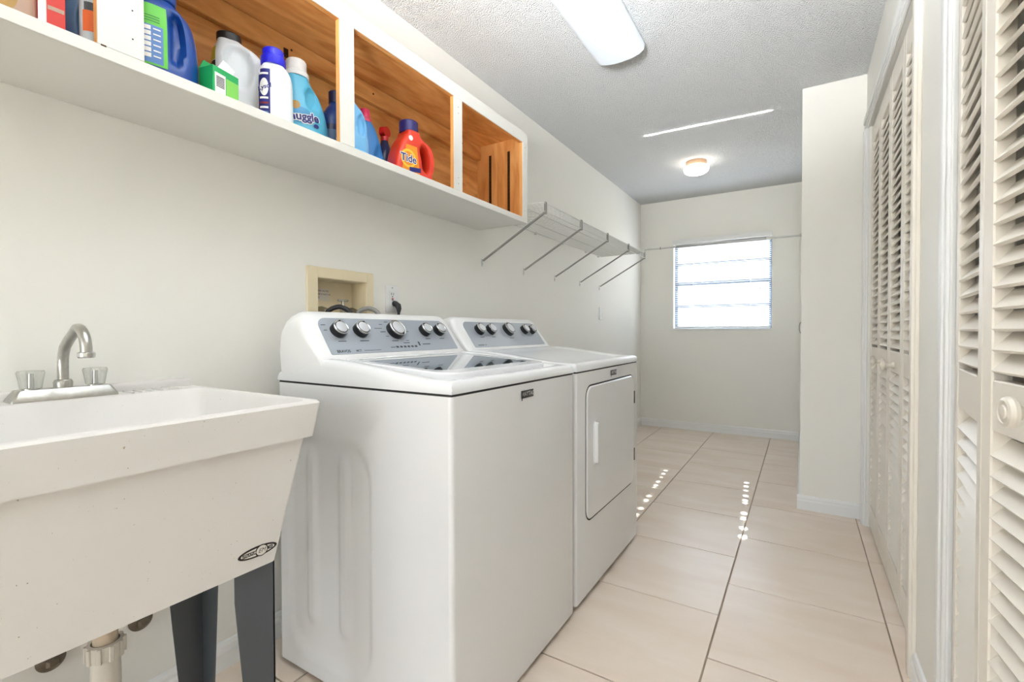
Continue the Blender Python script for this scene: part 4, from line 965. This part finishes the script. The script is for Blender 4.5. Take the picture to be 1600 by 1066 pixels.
# ------------------------------------------------------------------ wall fittings
bxo = thing('washer_outlet_box', 'ivory recessed washer hookup box in the wall above the washer', 'outlet box', (0, 1.209, 1.04))
FO = (1.055, 1.363, 1.02, 1.283)
mb = MB(); x0, x1 = 0.0005, 0.009
mb.box(x0, x1, FO[0], BX[0] + 0.002, FO[2], FO[3], 0.002, 1).box(x0, x1, BX[1] - 0.002, FO[1], FO[2], FO[3], 0.002, 1).box(x0, x1, BX[0], BX[1], BX[3] - 0.002, FO[3], 0.002, 1).box(x0, x1, BX[0], BX[1], FO[2], BX[2] + 0.002, 0.002, 1)
part('box_flange', mb, 'boxplastic', bxo)
mb = MB(); rc = -0.085
mb.box(rc, rc + 0.003, BX[0], BX[1], BX[2], BX[3]).box(rc, 0.002, BX[0], BX[0] + 0.003, BX[2], BX[3]).box(rc, 0.002, BX[1] - 0.003, BX[1], BX[2], BX[3]).box(rc, 0.002, BX[0], BX[1], BX[3] - 0.003, BX[3]).box(rc, 0.002, BX[0], BX[1], BX[2], BX[2] + 0.003)
part('box_recess', mb, 'boxplastic', bxo)
lbl = part('notice', MB().box(rc + 0.003, rc + 0.0036, 1.11, 1.215, 1.165, 1.212), 'pvc', bxo)
for s_, zz, sz in (('CLOSE WATER VALVES', 1.203, 0.0095), ('WHEN WASHER IS NOT IN', 1.190, 0.0095), ('USE', 1.177, 0.0095)):
    mb = MB(); mb.merge(text_mesh(s_, sz), 0, frame_mtx((rc + 0.004, 1.163, zz), (0, 1, 0), (0, 0, 1))); part('lettering', mb, 'maroon' if zz > 1.18 else 'print', lbl, smooth=0)
for y, turn in ((1.115, False), (1.255, True)):
    v = part('hose_valve', MB().lathe([(0.010, 0), (0.012, 0.01), (0.012, 0.03), (0.008, 0.034), (0.007, 0.05), (0.005, 0.066)], (-0.05, y, 1.10), (0, 0, 1), 16), 'chrome', bxo)
    part('tee_handle', MB().tube([(-0.05, y - 0.024, 1.168), (-0.05, y + 0.024, 1.168)], 0.0045, 10), 'chrome', v)
    part('hose_fitting', MB().tube([(-0.05, y, 1.112), (-0.03, y + 0.004, 1.125), (-0.01, y + 0.012, 1.128), (0.012, y + 0.02, 1.118)], [0.011, 0.012, 0.012, 0.013], 14), 'chrome', v)
    hs_ = [(0.012, y + 0.02, 1.118), (0.03, y + 0.035, 1.132), (0.05, y + 0.055, 1.135), (0.075, y + 0.075, 1.11), (0.088, y + 0.085, 1.03), (0.088, y + 0.085, 0.8)]
    part('hose', MB().tube([tuple(p) for p in catmull(hs_, 6, False)], 0.009, 12), 'rubber' if not turn else 'bracket', v, smooth=60)
ou = thing('wall_outlet', 'white double wall outlet with red button beside the hookup box', 'outlet', (0, 1.47, 1.13))
oy, oz = 1.470, 1.185
part('cover_plate', MB().box(0.0005, 0.0055, oy - 0.036, oy + 0.036, oz - 0.058, oz + 0.058, 0.002, 2), 'plastic_white', ou)
part('receptacle', MB().box(0.005, 0.0075, oy - 0.017, oy + 0.017, oz - 0.034, oz + 0.034, 0.001, 1), 'plastic_white', ou)
for dy in (-0.006, 0.006): part('slot', MB().box(0.0072, 0.0078, oy + dy - 0.0012, oy + dy + 0.0012, oz + 0.016, oz + 0.026), 'black', ou)
part('slot', MB().lathe([(0.0026, 0), (0.0026, 0.0006)], (0.0073, oy, oz + 0.010), (1, 0, 0), 10), 'black', ou)
part('reset_button', MB().box(0.0072, 0.0088, oy - 0.005, oy + 0.005, oz + 0.000, oz + 0.004), 'red', ou); part('test_button', MB().box(0.0072, 0.0088, oy - 0.005, oy + 0.005, oz - 0.006, oz - 0.002), 'black', ou)
part('screw', MB().lathe([(0.003, 0), (0.003, 0.0008)], (0.0055, oy, oz + 0.048), (1, 0, 0), 10), 'chrome', ou)
pg = thing('power_plug', 'dark rubber power plug hanging in the wall outlet', 'plug', (0.02, oy, 1.10))
mb = MB(); rows = []
for t_, (x, y, z, a, b) in enumerate(((0.009, oy + 0.008, oz - 0.020, 0.013, 0.013), (0.020, oy + 0.008, oz - 0.022, 0.016, 0.013), (0.032, oy + 0.008, oz - 0.030, 0.016, 0.012), (0.038, oy + 0.007, oz - 0.044, 0.012, 0.010), (0.038, oy + 0.006, oz - 0.060, 0.007, 0.007), (0.038, oy + 0.005, oz - 0.075, 0.005, 0.005))):
    nrm = Vector((1, 0, 0)) if t_ < 2 else (Vector((0.7, 0, -0.7)) if t_ == 2 else Vector((0.1, 0, -1))); nrm.normalize(); u = Vector((0, 1, 0)); v_ = nrm.cross(u)
    rows.append([Vector((x, y, z)) + u * a * math.cos(2 * PI * k / 16) + v_ * b * math.sin(2 * PI * k / 16) for k in range(16)])
vv = mb.grid(rows, close_v=True); mb.cap(vv[0][::-1]); mb.cap(vv[-1]); part('plug_body', mb, 'rubber', pg, smooth=60)
part('cord', MB().tube([(0.038, oy + 0.005, oz - 0.07), (0.040, oy + 0.004, oz - 0.12), (0.06, oy - 0.0, 0.95), (0.085, oy - 0.02, 0.6), (0.09, oy - 0.05, 0.3)], 0.0042, 8), 'rubber', pg)
sw = thing('light_switch', 'narrow white wall switch plate below the end of the wire shelf', 'switch', (0, 3.968, 1.15))
part('cover_plate', MB().box(0.0005, 0.006, 3.933, 4.003, 1.145, 1.255, 0.002, 2), 'plastic_white', sw)
part('rocker', MB().box(0.006, 0.0085, 3.952, 3.984, 1.168, 1.232, 0.0015, 1), 'plastic_white', sw)
ph = thing('pull_handle', 'small wire pull handle on the edge of the jutting wall corner', 'handle', (XC, 3.60, 1.03))
part('bow', MB().tube(catmull([(XC - 0.001, 3.60, 1.096), (XC - 0.006, 3.60, 1.092), (XC - 0.0095, 3.60, 1.075), (XC - 0.0095, 3.60, 1.05), (XC - 0.006, 3.60, 1.033), (XC - 0.001, 3.60, 1.029)], 5, False), 0.0022, 8), 'bracket', ph, smooth=60)
for z in (1.0955, 1.0295): part('mount', MB().lathe([(0.006, 0), (0.005, 0.0025)], (XC - 0.0003, 3.60, z), (-1, 0, 0), 12), 'bracket', ph)

# ------------------------------------------------------------------ ceiling fixtures
cl = thing('fluorescent_light', 'long white wraparound fluorescent ceiling light over the washer', 'light', (0.755, 1.67, H))
LX0, LX1, LY0, LY1 = 0.635, 0.875, 1.06, 2.275
part('housing', MB().box(LX0 + 0.03, LX1 - 0.03, LY0 + 0.01, LY1 - 0.01, H - 0.045, H - 0.0005, 0.003, 1), 'housing', cl)
prof = [(LX0 + 0.012, H - 0.004), (LX0, H - 0.016), (LX0 + 0.004, H - 0.042), (LX0 + 0.025, H - 0.058), (LX0 + 0.065, H - 0.068), ((LX0 + LX1) / 2, H - 0.071), (LX1 - 0.065, H - 0.068), (LX1 - 0.025, H - 0.058), (LX1 - 0.004, H - 0.042), (LX1, H - 0.016), (LX1 - 0.012, H - 0.004)]
mb = MB(); vv = mb.grid([[(x, LY0, z) for x, z in prof], [(x, LY1, z) for x, z in prof]])
part('lens', mb, 'lens', cl, smooth=60)
for y in (LY0, LY1 - 0.003):
    mb = MB(); mb.prism([(x, y, z) for x, z in prof], (0, 0.003, 0)); part('end_cap', mb, 'housing', cl)
gl = thing('globe_light', 'small round flush ceiling light glowing near the window', 'light', (0.775, 4.12, H))
part('lamp_base', MB().lathe([(0.082, 0), (0.082, -0.010), (0.078, -0.036), (0.070, -0.038)], (0.775, 4.12, H - 0.0005), n=36), 'lampbase', gl)
part('globe', MB().lathe([(0.070, -0.034), (0.092, -0.044), (0.099, -0.062), (0.092, -0.082), (0.070, -0.096), (0.035, -0.103), (0.004, -0.105)], (0.775, 4.12, H), n=40), 'globe', gl, smooth=70)

# ------------------------------------------------------------------ window blind
bl = thing('window_blind', 'white horizontal mini blind hanging in the window', 'blind', ((WX0 + WX1) / 2, YB + 0.02, WZ0))
part('valance', MB().box(WX0 - 0.002, WX1 + 0.002, YB - 0.028, YB - 0.002, 1.962, 2.006, 0.004, 2), 'plastic_white', bl)
BYY = YB + 0.035; BXa, BXb = WX0 + 0.012, WX1 - 0.010; C1, C2 = 0.545, 1.088
part('headrail', MB().box(BXa, BXb, BYY - 0.014, BYY + 0.014, WZ1 - 0.032, WZ1 - 0.002, 0.002, 1), 'plastic_white', bl)
xs = [BXa, C1 - 0.008, C1 + 0.008, C2 - 0.008, C2 + 0.008, BXb]; ds_ = [-0.0127, -0.0075, 0.0075, 0.0127]; tilt = math.radians(9)
def blind_slat(holes):
    mb = MB(); gv = [[mb.bm.verts.new((x, d * math.cos(tilt), -d * math.sin(tilt) + 0.0012 * (1 - (d / 0.0127) ** 2))) for d in ds_] for x in xs]
    for i in range(5):
        for j in range(3):
            if holes and i in (1, 3) and j == 1: continue
            mb.bm.faces.new((gv[i][j], gv[i + 1][j], gv[i + 1][j + 1], gv[i][j + 1]))
    return mesh_of('slat', mb, 'slat', 60)
slm = [blind_slat(True), blind_slat(False)]
zb_, zt_ = WZ0 + 0.035, WZ1 - 0.042; ns = int((zt_ - zb_) / 0.0198)
for k in range(ns + 1):
    s = bpy.data.objects.new('slat', slm[0 if k in (3, 6, 9, 13, 16, 18, 24, 27, 29, 32, 36, 39, 41) else 1]); COL.objects.link(s); s.parent = bl
    s.location = Vector((0, BYY, zb_ + (zt_ - zb_) * k / ns)) - Vector(bl.location)
part('bottom_rail', MB().box(BXa, BXb, BYY - 0.012, BYY + 0.012, WZ0 + 0.010, WZ0 + 0.024, 0.003, 1), 'plastic_white', bl)
for x in (C1, C2):
    for d in (-0.0135, 0.0135): part('ladder_cord', MB().tube([(x, BYY + d, WZ0 + 0.02), (x, BYY + d, WZ1 - 0.03)], 0.0008, 5), 'trim', bl)
cd = part('pull_cord', MB().tube([(1.172, BYY - 0.018, WZ1 - 0.03), (1.172, BYY - 0.018, 1.47)], 0.0012, 6), 'bracket', bl)
part('tassel', MB().lathe([(0.002, 0.012), (0.005, 0.0), (0.005, -0.006), (0.002, -0.008)], (1.172, BYY - 0.018, 1.462), n=10), 'bracket', cd)
